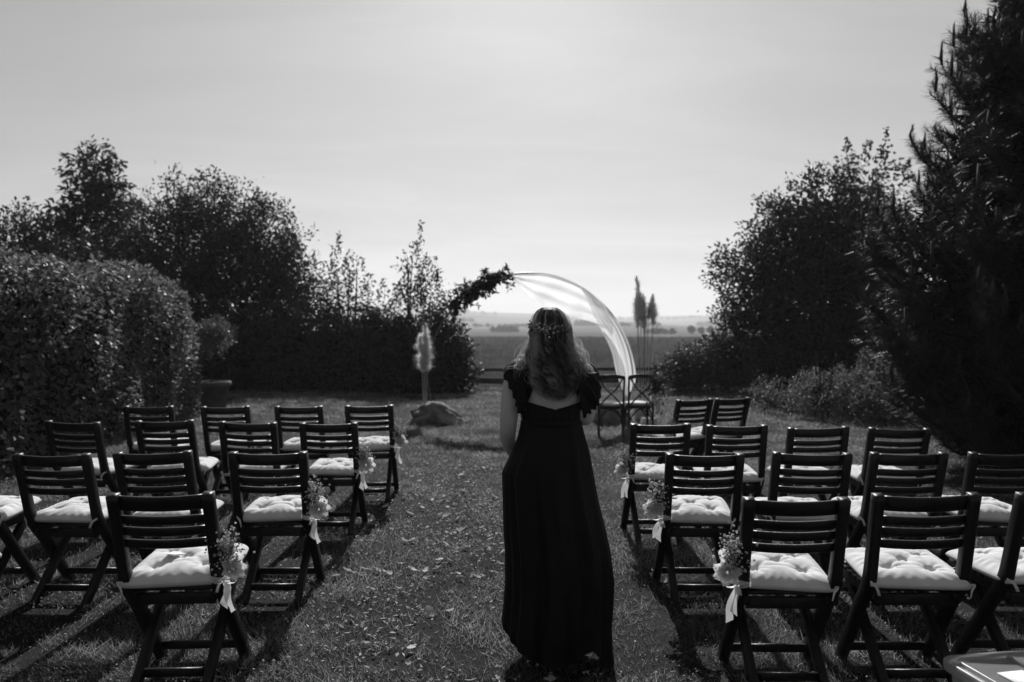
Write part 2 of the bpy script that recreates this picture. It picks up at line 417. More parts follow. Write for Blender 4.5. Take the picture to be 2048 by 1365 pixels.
far_tree(1421, 375, 4.0, 'rightmost of three small round trees on the far edge of the field')

# ------------------------------------------------------------------ fence
def fence():
    t = thing('fence', 'low dark wooden rail fence between lawn and field', 'fence', (0, 21.2, 0))
    for i, x in enumerate(np.arange(-1.9, 6.6, 1.9)):
        mb = MB(); sweep_rect(mb, [(x, 0, -.2), (x, 0, .3), (x + .01, 0, .66)], .11, .11); mb.build('post', 'fence_wood', t)
    for z0, h in ((.54, .085), (.24, .15)):
        for i, x in enumerate(np.arange(-1.9, 4.8, 1.9)):
            mb = MB(); dz = rng.uniform(-.02, .02, 2)
            P = np.linspace((x - .02, -.075, z0 + dz[0]), (x + 1.88, -.075, z0 + dz[1]), 4)
            sweep_rect(mb, P, h, .035, side=(0, 0, 1)); mb.build('rail', 'fence_wood', t)
fence()

# ------------------------------------------------------------------ trees and shrubs
def foliage_clusters(lobes, nclus, seed_up=.35, shell=.55):
    """cluster centres and outward directions spread through a set of ellipsoid lobes"""
    vol = np.array([l[3] * l[4] * l[5] for l in lobes]) ** .67; k = rng.choice(len(lobes), nclus, p=vol / vol.sum())
    Lb = np.array(lobes)[k]; d = rdir(nclus); r = (shell + (1 - shell) * rng.random(nclus)) ; r = np.where(rng.random(nclus) < .25, rng.random(nclus) * .7, r)
    c = Lb[:, :3] + d * Lb[:, 3:6] * r[:, None]
    out_ = nrm(d / Lb[:, 3:6] + [0, 0, seed_up / Lb[:, 5].mean()])
    return c, out_, k
def make_tree(name, label, cat, loc, lobes, nclus, per, leaf, width, spread, twig=.45, trunk_r=.12, stems=1, up=.35, mat_='tree_leaf', group=None, droop=0.0, shell=.55, lean=(0, 0), shoots=0, shoot_h=1.0):
    nclus = int(nclus * (2.5 if leaf > .055 else 1.3)); leaf *= 1.04; width *= 1.12
    t = thing(name, label, cat, loc, group=group)
    c, o, k = foliage_clusters(lobes, nclus, up, shell)
    keep = c[:, 2] > .05; c, o, k = c[keep], o[keep], k[keep]
    # wood
    w = MB(); top = max(l[2] + l[5] * .5 for l in lobes)
    bases = []
    for s in range(stems):
        bx, by = (0, 0) if stems == 1 else rng.uniform(-1, 1, 2) * [max(l[3] for l in lobes) * .5, .3]
        tx, ty = bx + lean[0] + rng.uniform(-.2, .2), by + lean[1] + rng.uniform(-.2, .2)
        P = bez([(bx, by, -.15), (bx + rng.uniform(-.06, .06), by, top * .3), (.5 * (bx + tx), .5 * (by + ty), top * .65), (tx, ty, top)], 12)
        tube(w, P, np.linspace(trunk_r, trunk_r * .18, 12), 8); bases.append(P)
    for l in lobes:
        P0 = bases[rng.integers(len(bases))]; i = int(np.argmin(np.abs(P0[:, 2] - max(.2, l[2] - l[5] * .8))))
        e = np.array(l[:3]); m = (P0[i] + e) / 2 + rng.normal(size=3) * .1
        tube(w, bez([P0[i], m, e], 7), np.linspace(trunk_r * .5, trunk_r * .12, 7), 5)
    lc = np.array(lobes)[:, :3]
    for i in range(0, len(c), 2):
        s = lc[k[i]] * .55 + c[i] * .45
        tube(w, bez([s, (s + c[i]) / 2 + [0, 0, .04], c[i], c[i] + o[i] * twig * .8], 4), np.linspace(.016, .004, 4) * max(.7, trunk_r / .12), 3, cap=False)
    w.build('trunk', 'bark', t)
    f = MB(); n = len(c) * per
    ci = np.repeat(c, per, 0); oi = np.repeat(o, per, 0)
    u = rng.random((n, 1))
    p = ci + oi * u * twig + rng.normal(size=(n, 3)) * spread * (1 - .55 * u)
    ax = nrm(oi * .6 + rng.normal(size=(n, 3)) * .7 + [0, 0, -droop])
    leaves(f, p, ax, rdir(n, .9), leaf * rng.uniform(.6, 1.25, n), width * rng.uniform(.7, 1.2, n))
    if shoots:                                    # upright leafy shoots breaking the outline
        for _ in range(shoots):
            l = lobes[rng.integers(len(lobes))]; a = rng.uniform(0, 6.28); q = rng.random() ** .5 * .85
            b = np.array([l[0] + l[3] * q * math.cos(a), l[1] + l[4] * q * math.sin(a), l[2] + l[5] * math.sqrt(1 - q * q) * .8])
            h = shoot_h * rng.uniform(.5, 1.1); m = int(34 * h) + 10; tt = rng.random((m, 1))
            p = b + np.array([rng.normal() * .12, rng.normal() * .12, 1]) * tt * h + rng.normal(size=(m, 3)) * spread * .55 * (1.1 - tt)
            leaves(f, p, nrm(rng.normal(size=(m, 3)) + [0, 0, .8]), rdir(m, .6), leaf * rng.uniform(.6, 1.1, m), width)
    f.build('crown', mat_, t)
    return t
# left side, back to front (local lobes: x, y, z, rx, ry, rz)
make_tree('tree', 'tall conical tree with drooping layered leaves behind the clipped hedge', 'tree', (-11.60, 22.40, 0),
          [(0, 0, 6.0, .5, .5, .65), (-.25, 0, 5.1, .75, .8, .5), (.35, .1, 4.9, .75, .8, .45), (-.7, 0, 4.1, 1.1, 1.0, .45), (.6, 0, 3.9, 1.0, 1, .5), (.1, 0, 2.8, 1.7, 1.4, .8)], 90, 42, .19, .07, .17, .5, .15, droop=.5, up=.2)
make_tree('tree', 'leafy tree with several thin tops at the far left edge', 'tree', (-14.20, 21.20, 0),
          [(0, 0, 3.6, 1.5, 1.2, 1.2), (-1.2, 0, 4.0, 1.0, 1, .9), (1.3, 0, 3.3, 1.2, 1, 1.2), (0, 0, 2, 2.2, 1.4, 1.2)], 170, 40, .13, .06, .17, .5, .12, shoots=14, shoot_h=.9)
make_tree('tree', 'low dark tree between the conical tree and the hedge', 'tree', (-10.60, 19.60, 0),
          [(0, 0, 2.4, 1.9, 1.2, 1.3), (1.6, 0, 2.2, 1.2, 1, 1.2), (-1.8, 0, 2.6, 1.3, 1, 1.1)], 190, 40, .12, .06, .17, .4, .1, shoots=8, shoot_h=.6)
make_tree('tree', 'large round crowned tree behind the end of the clipped hedge', 'tree', (-7.90, 21.20, 0),
          [(-.2, 0, 4.1, 1.7, 1.3, 1.45), (-1.1, 0, 3.6, 1.3, 1.2, 1.3), (1.0, 0, 3.5, 1.3, 1.2, 1.35), (1.7, 0, 2.7, 1.1, 1.1, 1.1), (.2, 0, 2.4, 2.0, 1.4, 1.3), (-1.5, 0, 2.2, 1.3, 1.2, 1.2), (2.0, 0, 1.5, 1.0, 1, 1.0)],
          420, 46, .105, .05, .20, .5, .2, up=.3, shoots=26, shoot_h=.65)
make_tree('shrub', 'broad dark shrub at the lawn edge under the round crowned tree', 'shrub', (-5.20, 20.16, 0),
          [(0, 0, .8, 1.7, 1.0, .95), (-1.6, .2, .7, 1.2, .9, .85), (1.2, 0, .7, 1.1, .9, .9), (.2, 0, 1.5, 1.0, .8, .6), (0, -.2, .3, 2.2, .7, .35)], 380, 44, .085, .05, .15, .3, .06, stems=4, mat_='bush_leaf', shoots=10, shoot_h=.4)
make_tree('shrub', 'dark rounded shrub behind the plume on the rock', 'shrub', (-2.90, 20.16, 0),
          [(0, 0, .8, 1.2, .9, .85), (1.0, 0, .65, .85, .8, .75), (-.6, 0, 1.3, .9, .7, .6), (0, -.2, .3, 1.5, .7, .35)], 290, 44, .085, .05, .14, .3, .06, stems=4, mat_='bush_leaf', shoots=6, shoot_h=.4)
make_tree('sapling', 'young tree with upright sparse shoots above the shrubs, nearer the hedge', 'tree', (-4.30, 20.96, 0),
          [(-.1, 0, 2.2, .7, .5, .8), (.35, 0, 2.0, .6, .5, .7), (-.25, 0, 2.9, .25, .25, .6)], 30, 20, .10, .05, .13, .5, .06, shoots=9, shoot_h=1.0, stems=3)
make_tree('sapling', 'tallest young tree with open airy crown left of the flower arch', 'tree', (-2.55, 20.96, 0),
          [(0, 0, 2.5, .55, .4, .75), (-.45, 0, 2.1, .5, .4, .6), (.5, 0, 2.0, .55, .4, .6), (.05, 0, 3.2, .25, .25, .5), (.2, 0, 1.4, .9, .5, .6)], 46, 20, .11, .055, .13, .45, .05, shoots=6, shoot_h=.9, stems=2)
make_tree('shrub', 'loose leafy shrub with lit edges at the left end of the fence', 'shrub', (-1.75, 20.32, 0),
          [(0, 0, .9, .6, .6, .8), (.25, 0, .5, .5, .5, .5), (-.1, 0, 1.5, .4, .4, .45)], 90, 26, .10, .06, .12, .3, .04, stems=3, shoots=5, shoot_h=.4)
make_tree('shrub', 'dark shrub in the gap behind the potted tree', 'shrub', (-6.55, 19.6, 0),
          [(0, 0, .9, 1.1, .7, .95), (.8, 0, .7, .8, .6, .75), (-.8, 0, 1.1, .9, .7, 1.0)], 220, 44, .09, .05, .15, .3, .05, stems=3, mat_='bush_leaf')
# right side
make_tree('tree', 'big dark spreading tree right of the fence', 'tree', (7.55, 20.00, 0),
          [(-.2, 0, 3.3, 1.6, 1.4, 1.3), (-1.2, 0, 2.9, 1.1, 1.1, .9), (.9, 0, 3.4, 1.5, 1.3, 1.3), (-1.2, 0, 2.0, 1.15, 1.1, .8), (.4, 0, 2.0, 2.2, 1.5, 1.3), (.35, 0, 4.6, .75, .7, .85), (-.55, 0, 4.0, .75, .7, .75), (1.35, 0, 4.1, .8, .7, .7), (1.6, 0, 2.2, 1.4, 1.3, 1.4), (-1.5, 0, 1.4, .8, .8, .5)],
          430, 46, .12, .055, .18, .5, .22, up=.2, shoots=16, shoot_h=.6)
make_tree('sapling', 'thin sparse tree rising above the big dark tree beside the pine', 'tree', (9.35, 20.80, 0),
          [(0, 0, 5.3, .7, .5, .9), (-.4, 0, 4.6, .8, .6, .7), (.6, 0, 4.8, .8, .6, .8), (0, 0, 3.4, 1.1, .8, .8)], 46, 16, .12, .075, .15, .5, .09, shoots=9, shoot_h=.9)
make_tree('shrub', 'low dark shrub at the lawn edge between fence and big tree', 'shrub', (4.90, 20.16, 0),
          [(0, 0, .5, 1.0, .7, .55), (-.7, 0, .35, .6, .6, .4), (.9, 0, .75, .8, .7, .7)], 170, 40, .07, .04, .12, .25, .04, stems=3, mat_='bush_leaf', shoots=8, shoot_h=.35)
make_tree('shrub', 'tall dark shrub under the big spreading tree', 'shrub', (7.40, 18.88, 0),
          [(0, 0, .9, 1.3, .8, .95), (1.5, 0, 1.0, 1.2, .8, 1.0), (-1.0, 0, .6, .8, .7, .6)], 260, 42, .08, .045, .14, .3, .05, stems=4, mat_='bush_leaf')
make_tree('shrub', 'spreading ground cover mound sloping down beside the pine', 'shrub', (5.90, 14.08, 0),
          [(0, .4, .35, .9, 1.0, .42), (-.75, 1.2, .2, .7, .8, .28), (.8, 0, .55, .9, 1.0, .65), (1.4, .3, .8, .9, 1.0, .75), (.4, -.6, .25, .7, .7, .35)], 420, 40, .05, .028, .08, .2, .03, stems=5, mat_='hedge_leaf', up=.6)

# clipped hedge: rounded wall of leaves along the left
def hedge():
    t = thing('hedge', 'clipped leafy hedge with rounded top and end along the left side', 'hedge', (-6.5, 7.6, 0))
    hx, hy, H, rad = 1.25, 6.4, 2.48, .55
    def surf(n):
        """points and normals on a rounded box (sides, top, end)"""
        out_p, out_n = [], []
        areas = np.array([2 * hy * H, 2 * hy * 2 * hx * .9, 2 * hx * H, 2 * hy * H * .3]); k = rng.choice(4, n, p=areas / areas.sum())
        u, v = rng.uniform(-1, 1, n), rng.uniform(0, 1, n)
        p = np.zeros((n, 3))
        s = k == 0; p[s] = np.stack([np.full(s.sum(), hx), u[s] * hy, v[s] * H], 1)
        s = k == 1; p[s] = np.stack([rng.uniform(-1, 1, s.sum()) * hx, u[s] * hy, np.full(s.sum(), H)], 1)
        s = k == 2; p[s] = np.stack([u[s] * hx, np.full(s.sum(), hy), v[s] * H], 1)
        s = k == 3; p[s] = np.stack([np.full(s.sum(), -hx), u[s] * hy, v[s] * H], 1)
        r = np.array([rad, 1.1, .75])                                  # softer towards the end
        inner = np.array([hx - rad, hy - 1.1, H - .75])
        q = p.copy(); q[:, 0] = np.clip(p[:, 0], -inner[0], inner[0]); q[:, 1] = np.clip(p[:, 1], -inner[1], inner[1]); q[:, 2] = np.clip(p[:, 2], -5, inner[2])
        d = (p - q) / r; nn = nrm(d)
        p2 = q + nn * r
        lump = .07 * np.sin(p2[:, 1] * 2.3 + p2[:, 2] * 1.9) + .05 * np.sin(p2[:, 1] * 5.1 - p2[:, 2] * 3.7) + .04 * np.sin(p2[:, 1] * 1.1 + p2[:, 0] * 4)
        return p2 + nn * lump[:, None], nrm(nn / r)
    f = MB(); n = 52000
    p, nn = surf(n)
    p = p - nn * (rng.random((n, 1)) ** 1.6) * .26 + rng.normal(size=(n, 3)) * .018
    ax = nrm(rng.normal(size=(n, 3)) * .8 + nn * .5 + [0, 0, -.35])
    leaves(f, p, ax, nrm(nn + rng.normal(size=(n, 3)) * .55 + [0, 0, .3]), rng.uniform(.055, .110, n), rng.uniform(.034, .062, n), fold=.12)
    # stray shoots on top
    m = 350; b, bn = surf(m); k = bn[:, 2] > .5; b = b[k]; kk = np.repeat(b, 6, 0); m2 = len(kk)
    leaves(f, kk + np.stack([rng.normal(size=m2) * .02, rng.normal(size=m2) * .02, rng.random(m2) * .13], 1), rdir(m2, .8), rdir(m2, .4), rng.uniform(.04, .07, m2), .03)
    f.build('foliage', 'hedge_leaf', t)
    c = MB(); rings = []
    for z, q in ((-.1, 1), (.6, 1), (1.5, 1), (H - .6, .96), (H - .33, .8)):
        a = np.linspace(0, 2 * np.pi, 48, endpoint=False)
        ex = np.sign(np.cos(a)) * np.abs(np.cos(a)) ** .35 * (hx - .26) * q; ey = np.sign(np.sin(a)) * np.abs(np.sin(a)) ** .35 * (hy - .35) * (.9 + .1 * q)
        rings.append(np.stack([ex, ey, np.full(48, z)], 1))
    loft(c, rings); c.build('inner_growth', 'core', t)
    for y in np.arange(-5.6, 6, .9):
        s = MB(); tube(s, bez([(0, y, -.1), (.3, y + .2, .8), (.85, y - .1, 1.6), (.95, y + .1, 2.0)], 8), np.linspace(.035, .01, 8), 5); s.build('stem', 'bark', t)
hedge()

# long-needled pine on the right
def pine():
    t = thing('pine_tree', 'huge dark long needled pine filling the right edge', 'pine tree', (6.65, 8.7, 0))
    H = 8.2
    w = MB(); tube(w, bez([(0, 0, -.2), (.05, 0, 2), (-.05, .05, 5), (0, 0, H)], 16), np.linspace(.2, .03, 16), 10)
    f = MB(); inner = MB(); cd = MB(); sp, sd, sl = [], [], []
    Rz = lambda z: np.interp(z, [0, .4, .9, 1.4, 2.1, 2.6, 3.1, 3.5, 4.0, 4.9, 6, 7.4, 8.3], [1.6, 2.0, 2.35, 2.45, 2.5, 2.45, 2.3, 2.05, 1.85, 1.5, 1.1, .55, .15])
    for b in range(720):
        z = rng.uniform(.12, H - .2) if b > 60 else rng.uniform(.05, 1.6); a = rng.uniform(0, 2 * np.pi); ln = Rz(z) * rng.uniform(.72, 1.05)
        if z < .7: ln *= rng.uniform(.8, 1.1)
        d = np.array([math.cos(a), math.sin(a), 0]); z0 = max(.1, z - .22 * ln)
        P = bez([(0, 0, z0), d * ln * .45 + [0, 0, z0 + .03 * ln], d * ln * .85 + [0, 0, z - .05 * ln], d * ln + [0, 0, z + .10 * ln]], 10)
        P[:, 2] = np.maximum(P[:, 2], .06)
        tube(w, P, np.linspace(.035, .012, 10), 5, cap=False)
        ks = int(5 + ln * 5.5)
        for _ in range(ks):
            q = .34 + .66 * rng.random() ** .7; i = min(8, int(q * 9)); fr = q * 9 - i; base = P[i] * (1 - fr) + P[i + 1] * fr
            dr = nrm(nrm(P[i + 1] - P[i]) * rng.uniform(.2, .8) + rdir(1)[0] * [1, 1, .5] * .75 + [0, 0, .35])
            s = rng.uniform(.16, .34); sp.append(base); sd.append(dr); sl.append(s)
        sp.append(P[-1]); sd.append(nrm(P[-1] - P[-2] + [0, 0, .1])); sl.append(.24)
        # upright candle at the tip
        if rng.random() < .85:
            cl = rng.uniform(.14, .32); e = P[-1] + sd[-1] * .14
            tube(cd, [e, e + [rng.normal() * .015, rng.normal() * .015, cl * .5], e + [0, 0, cl]], [.016, .018, .008], 5)
            m = 60; tt = rng.random((m, 1)); blades(f, e + np.array([0, 0, 1.]) * tt * cl, rdir(m) * [1, 1, .3] + [0, 0, 1.5], .055, .005)
    sp, sd, sl = np.array(sp), np.array(sd), np.array(sl)
    m = 84; n = len(sp) * m
    P = np.repeat(sp, m, 0); D = np.repeat(sd, m, 0); S = np.repeat(sl, m)[:, None]; u = rng.random((n, 1)) ** .8
    rad = rdir(n); rad = nrm(rad - D * (rad * D).sum(1, keepdims=True))
    nd = nrm(D * rng.uniform(.35, 1.1, (n, 1)) + rad * .8 + [0, 0, -.12])
    blades(f, P + D * S * u, nd, rng.uniform(.09, .155, n), rng.uniform(.0032, .0052, n))
    for i in range(0, len(sp)):
        tube(w, [sp[i], sp[i] + sd[i] * sl[i]], [.008, .005], 3, cap=False)
    # dense inner needles that close the crown
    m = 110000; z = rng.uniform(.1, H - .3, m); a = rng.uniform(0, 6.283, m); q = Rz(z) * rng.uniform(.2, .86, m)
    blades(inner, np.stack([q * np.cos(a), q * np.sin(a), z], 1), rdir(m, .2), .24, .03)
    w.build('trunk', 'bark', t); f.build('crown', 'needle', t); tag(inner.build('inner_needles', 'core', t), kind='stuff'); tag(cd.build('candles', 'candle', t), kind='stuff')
    print('pine shoots', len(sp))
pine()

# low pine tuft / grass clump at the foot of the pine
def clump(loc, n, h, label):
    t = MB(); p = np.clip(rng.normal(size=(n, 3)), -1.6, 1.6) * [.07, .07, 0]; d = nrm(p * [6, 6, 0] + rng.normal(size=(n, 3)) * .35 + [0, 0, 1.0])
    blades(t, p, d, h * rng.uniform(.5, 1.1, n), .006)
    o = t.build('grass_tuft', 'crop'); o.location = loc; tag(o, label, 'grass tuft')
clump((3.75, 7.5, .0), 260, .34, 'spiky grass tuft at the foot of the pine')
for q_, (gx, gy) in enumerate(((-1.55, 13.1), (-.92, 13.12))): clump((gx, gy, 0), 90, .11, ('grass tuft at the left side of the pointed rock', 'grass tuft at the right side of the pointed rock')[q_])
clump((-1.62, 3.95, .0), 150, .12, 'short spiky grass tuft just behind the chair with the folded card')

# ------------------------------------------------------------------ potted olive by the hedge
def potted():
    p = thing('plant_pot', 'wide round planter pot standing at the end of the hedge', 'pot', (-5.42, 14.4, float(ground_z(-5.42, 14.4))))
    mb = MB(); lathe(mb, [(.21, 0), (.22, .01), (.285, .47), (.315, .47), (.325, .49), (.325, .55), (.315, .56), (.285, .56), (.275, .54), (.26, .46)], 40); mb.build('pot_body', 'terracotta', p, True)
    mb = MB(); lathe(mb, [(.0, .475), (.15, .485), (.262, .47)], 30); mb.build('soil', 'soil', p)
    t = make_tree('olive_tree', 'small round headed standard tree growing in the planter pot', 'tree', (-5.42, 14.4, .48),
              [(0, 0, .98, .25, .25, .24), (-.08, 0, .85, .22, .22, .18), (.12, 0, 1.05, .2, .2, .2)], 110, 26, .05, .018, .06, .14, .022, mat_='olive_leaf')
potted()

# ------------------------------------------------------------------ folding chairs
def sidecurve(pts, n=22): return bez([(0, a, b) for a, b in pts], n)
def chair_proto():
    """parts as (name, mesh); chair faces +Y, back at -Y"""
    parts = []
    post = [(-.275, .885), (-.235, .75), (-.195, .60), (-.165, .50), (-.125, .435), (-.06, .36), (.06, .20), (.215, 0.0)]
    for s in (-1, 1):
        mb = MB(); P = sidecurve(post, 26) + [s * .197, 0, 0]
        sweep_rect(mb, P, .046, np.interp(np.linspace(0, 1, 26), [0, .3, .5, .6, 1], [.042, .044, .056, .05, .044])); parts.append(('back_post', mb.mesh('back_post')))
    for s in (-1, 1):
        mb = MB(); P = np.linspace((s * .151, .215, .425), (s * .151, -.235, 0.0), 6); sweep_rect(mb, P, .038, .046); parts.append(('leg', mb.mesh('leg')))
    # backrest slats: curved boards between the posts
    def along(d):      # point on the post a distance d below its top, and the down direction
        P = sidecurve(post, 200); L_ = np.concatenate([[0], np.cumsum(np.linalg.norm(np.diff(P, axis=0), axis=1))])
        i = np.searchsorted(L_, d); return P[i], nrm(P[i + 1] - P[i])
    def slat(d0, h, name):
        c, dn = along(d0 + h / 2); xs_ = np.linspace(-.179, .179, 11); mb = MB(); rings = []
        nv = np.array([0, -dn[2], dn[1]]); nv = nv if nv[1] < 0 else -nv      # rearward normal
        for x in xs_:
            m = c + np.array([x, 0, 0]) + nv * (.020 * (1 - (x / .179) ** 2) - .004)
            t = .0075; e = .0025
            rings.append([m - dn * (h / 2 - e) + nv * t, m - dn * h / 2 + nv * (t - e), m - dn * h / 2 - nv * (t - e), m - dn * (h / 2 - e) - nv * t,
                          m + dn * (h / 2 - e) - nv * t, m + dn * h / 2 - nv * (t - e), m + dn * h / 2 + nv * (t - e), m + dn * (h / 2 - e) + nv * t])
        loft(mb, rings); parts.append((name, mb.mesh(name)))
    slat(.003, .066, 'top_rail')
    for q in (.094, .150, .206): slat(q, .039, 'back_slat')
    for s in (-1, 1):                      # seat side rails
        mb = MB(); sweep_rect(mb, np.linspace((s * .171, -.175, .412), (s * .171, .235, .432), 4), .0, .0) if False else sweep_rect(mb, np.linspace((s * .1745, -.15, .415), (s * .1745, .24, .430), 4), .02, .045); parts.append(('seat_rail', mb.mesh('seat_rail')))
    for i, y in enumerate(np.linspace(-.135, .215, 7)):
        mb = MB(); z = .445 + .035 * (y + .15) + .004 * math.cos(i)
        sweep_rect(mb, np.linspace((-.19, y, z), (.19, y, z), 4), .048, .016, side=(0, 1, 0)); parts.append(('seat_slat', mb.mesh('seat_slat')))
    mb = MB(); sweep_rect(mb, np.linspace((-.176, .150, .085), (.176, .150, .085), 3), .036, .018, side=(0, 0, 1)); parts.append(('stretcher', mb.mesh('stretcher')))
    mb = MB(); sweep_rect(mb, np.linspace((-.134, -.150, .080), (.134, -.150, .080), 3), .036, .018, side=(0, 0, 1)); parts.append(('stretcher', mb.mesh('stretcher')))
    mb = MB(); sweep_rect(mb, np.linspace((-.176, -.135, .40), (.176, -.135, .40), 3), .05, .018, side=(0, 0, 1)); parts.append(('seat_apron', mb.mesh('seat_apron')))
    for n_, me in parts: me.materials.append(M['wood'])
    return parts
CHAIR = chair_proto()
def cushion_mesh(seed, w=.445, d=.435, T=.064):
    r = np.random.default_rng(seed); n = 71; u = np.linspace(-1, 1, n); U, Vv = np.meshgrid(u, u)
    U = np.sin(U * np.pi / 2) * .55 + U * .45; Vv = np.sin(Vv * np.pi / 2) * .55 + Vv * .45
    edge = np.maximum(np.abs(U), np.abs(Vv)); sd = np.where(np.abs(U) > np.abs(Vv), Vv, U) * 6
    pull = 1 - .05 * np.minimum(np.abs(U), np.abs(Vv)) ** 0 * (np.cos(np.clip(np.where(np.abs(U) > np.abs(Vv), Vv, U), -1, 1) * np.pi) * .5 + .5) * 0
    rx = U * w / 2 * (1 - .05 * (1 - Vv ** 2) * 0 - .035 * Vv ** 4); ry = Vv * d / 2 * (1 - .035 * U ** 4)
    prof = np.clip(1 - edge ** 2.7, 0, 1) ** .58
    tz = T * prof; bz = -.036 * np.clip(1 - edge ** 4, 0, 1) ** .5
    tufts = [(-.47, -.44), (.47, -.44), (0, 0), (-.47, .44), (.47, .44)]; tf = [(a + r.normal() * .03, b + r.normal() * .03) for a, b in tufts]
    for a, b in tf:
        du, dv = (U - a), (Vv - b); q = np.hypot(du, dv); th = np.arctan2(dv, du); ph = r.uniform(0, 6.28)
        tz -= T * (.62 * np.exp(-(q / .085) ** 2) + .24 * np.exp(-(q / .27) ** 2) + .075 * np.exp(-((q - .14) / .12) ** 2) * np.abs(np.cos(3.5 * th + ph)) ** 3 + .05 * np.exp(-((q - .2) / .12) ** 2) * np.abs(np.cos(4.5 * th + 2 * ph)) ** 6)
    pr = [(tf[i], tf[2]) for i in (0, 1, 3, 4)] + [(tf[0], tf[1]), (tf[3], tf[4]), (tf[0], tf[3]), (tf[1], tf[4])]
    pr += [(tf[i], (c * 1.0, e * 1.0)) for i, (c, e) in zip((0, 1, 3, 4), ((-1, -1), (1, -1), (-1, 1), (1, 1)))]
    for k, ((a, b), (c, e)) in enumerate(pr):
        ab = np.array([c - a, e - b]); t = np.clip(((U - a) * ab[0] + (Vv - b) * ab[1]) / (ab @ ab), 0, 1)
        q = np.hypot(U - a - t * ab[0], Vv - b - t * ab[1]); tz -= T * (.11 if k < 4 else .06) * np.exp(-(q / .045) ** 2) * prof
    ang = np.arctan2(Vv, U)
    tz += T * .035 * np.sin(ang * 26 + 2 * np.sin(ang * 3 + r.uniform(0, 6))) * np.exp(-((edge - .84) / .10) ** 2)
    tz += T * .04 * np.sin(U * 3 + r.uniform(0, 6)) * np.sin(Vv * 3.4 + r.uniform(0, 6)) * prof
    for _ in range(7):                                   # random long creases
        a, b, th_ = r.uniform(-.8, .8), r.uniform(-.8, .8), r.uniform(0, 3.14); e = (U - a) * np.cos(th_) + (Vv - b) * np.sin(th_); q = -(U - a) * np.sin(th_) + (Vv - b) * np.cos(th_) + .15 * e * e
        tz += T * r.uniform(-.07, .05) * np.exp(-(q / .035) ** 2 - (e / .3) ** 2) * prof
    tz = np.maximum(tz, bz + .003)
    bz = np.minimum(bz, tz - .001)
    top = np.stack([rx, ry, tz], -1).reshape(-1, 3); bot = np.stack([rx, ry, bz], -1).reshape(-1, 3)
    mb = MB(); F = grid_faces(n, n); mb.add(top, None, F); mb.add(bot, None, F[:, ::-1])
    rim = np.concatenate([np.arange(n), np.arange(1, n) * n + n - 1, (n - 1) * n + np.arange(n - 2, -1, -1), np.arange(n - 2, 0, -1) * n]); r2 = np.roll(rim, -1)
    mb.F4.append(np.stack([rim, rim + n * n, r2 + n * n, r2], 1))
    return mb.mesh('cushion')
CUSH = [cushion_mesh(i) for i in range(9)]
for c_ in CUSH: c_.materials.append(M['cushion'])
def tie_mesh():
    mb = MB(); P = bez([(0, 0, 0), (.03, -.02, -.005), (.05, -.045, .005), (.03, -.06, -.01), (.02, -.07, -.045)], 9)
    sweep_rect(mb, P, .012, .002, side=(0, 0, 1)); return mb.mesh('tie')
TIE = tie_mesh(); TIE.materials.append(M['cushion'])
TIE2 = TIE.copy(); TIE2.transform(Matrix.Scale(-1, 4, (1, 0, 0))); TIE2.flip_normals()

def put_chair(x, d, rot, label, clabel, k):
    y = d * .8 + .27; z = float(ground_z(x, y)) - .004
    vr = np.random.default_rng(500 + k); rot = rot + vr.normal() * 1.3
    ch = thing('folding_chair', label, 'chair', (x, y, z), R(rot), 'slatted folding chairs in rows'); ch.rotation_euler.y = R(vr.normal() * .7); ch.rotation_euler.x = R(vr.normal() * .6)
    for n_, me in CHAIR: link(n_, me, None, ch)
    jr = np.random.default_rng(100 + k)
    off = Matrix.Rotation(R(rot), 4, 'Z') @ Vector((jr.normal() * .008, .035 + jr.normal() * .008, 0))
    cu = thing('seat_cushion', clabel, 'cushion', (x + off.x, y + off.y, z + .490), R(rot + jr.normal() * 4), 'tufted seat cushions on the folding chairs')
    cu.rotation_euler.x = R(2.0 + jr.normal() * 1.2); cu.rotation_euler.y = R(jr.normal() * 1.5); cu.scale = (1 + jr.normal() * .025, 1 + jr.normal() * .025, 1 + jr.normal() * .10)
    link('pad', CUSH[k % 9], None, cu, True)
    a = link('tie', TIE, None, cu); a.location = (.17, -.185, .012)
    b = link('tie', TIE2, None, cu); b.location = (-.17, -.185, .012)
    return ch
row = {1: 'front-most row', 2: 'second row', 3: 'third row', 4: 'farthest row'}
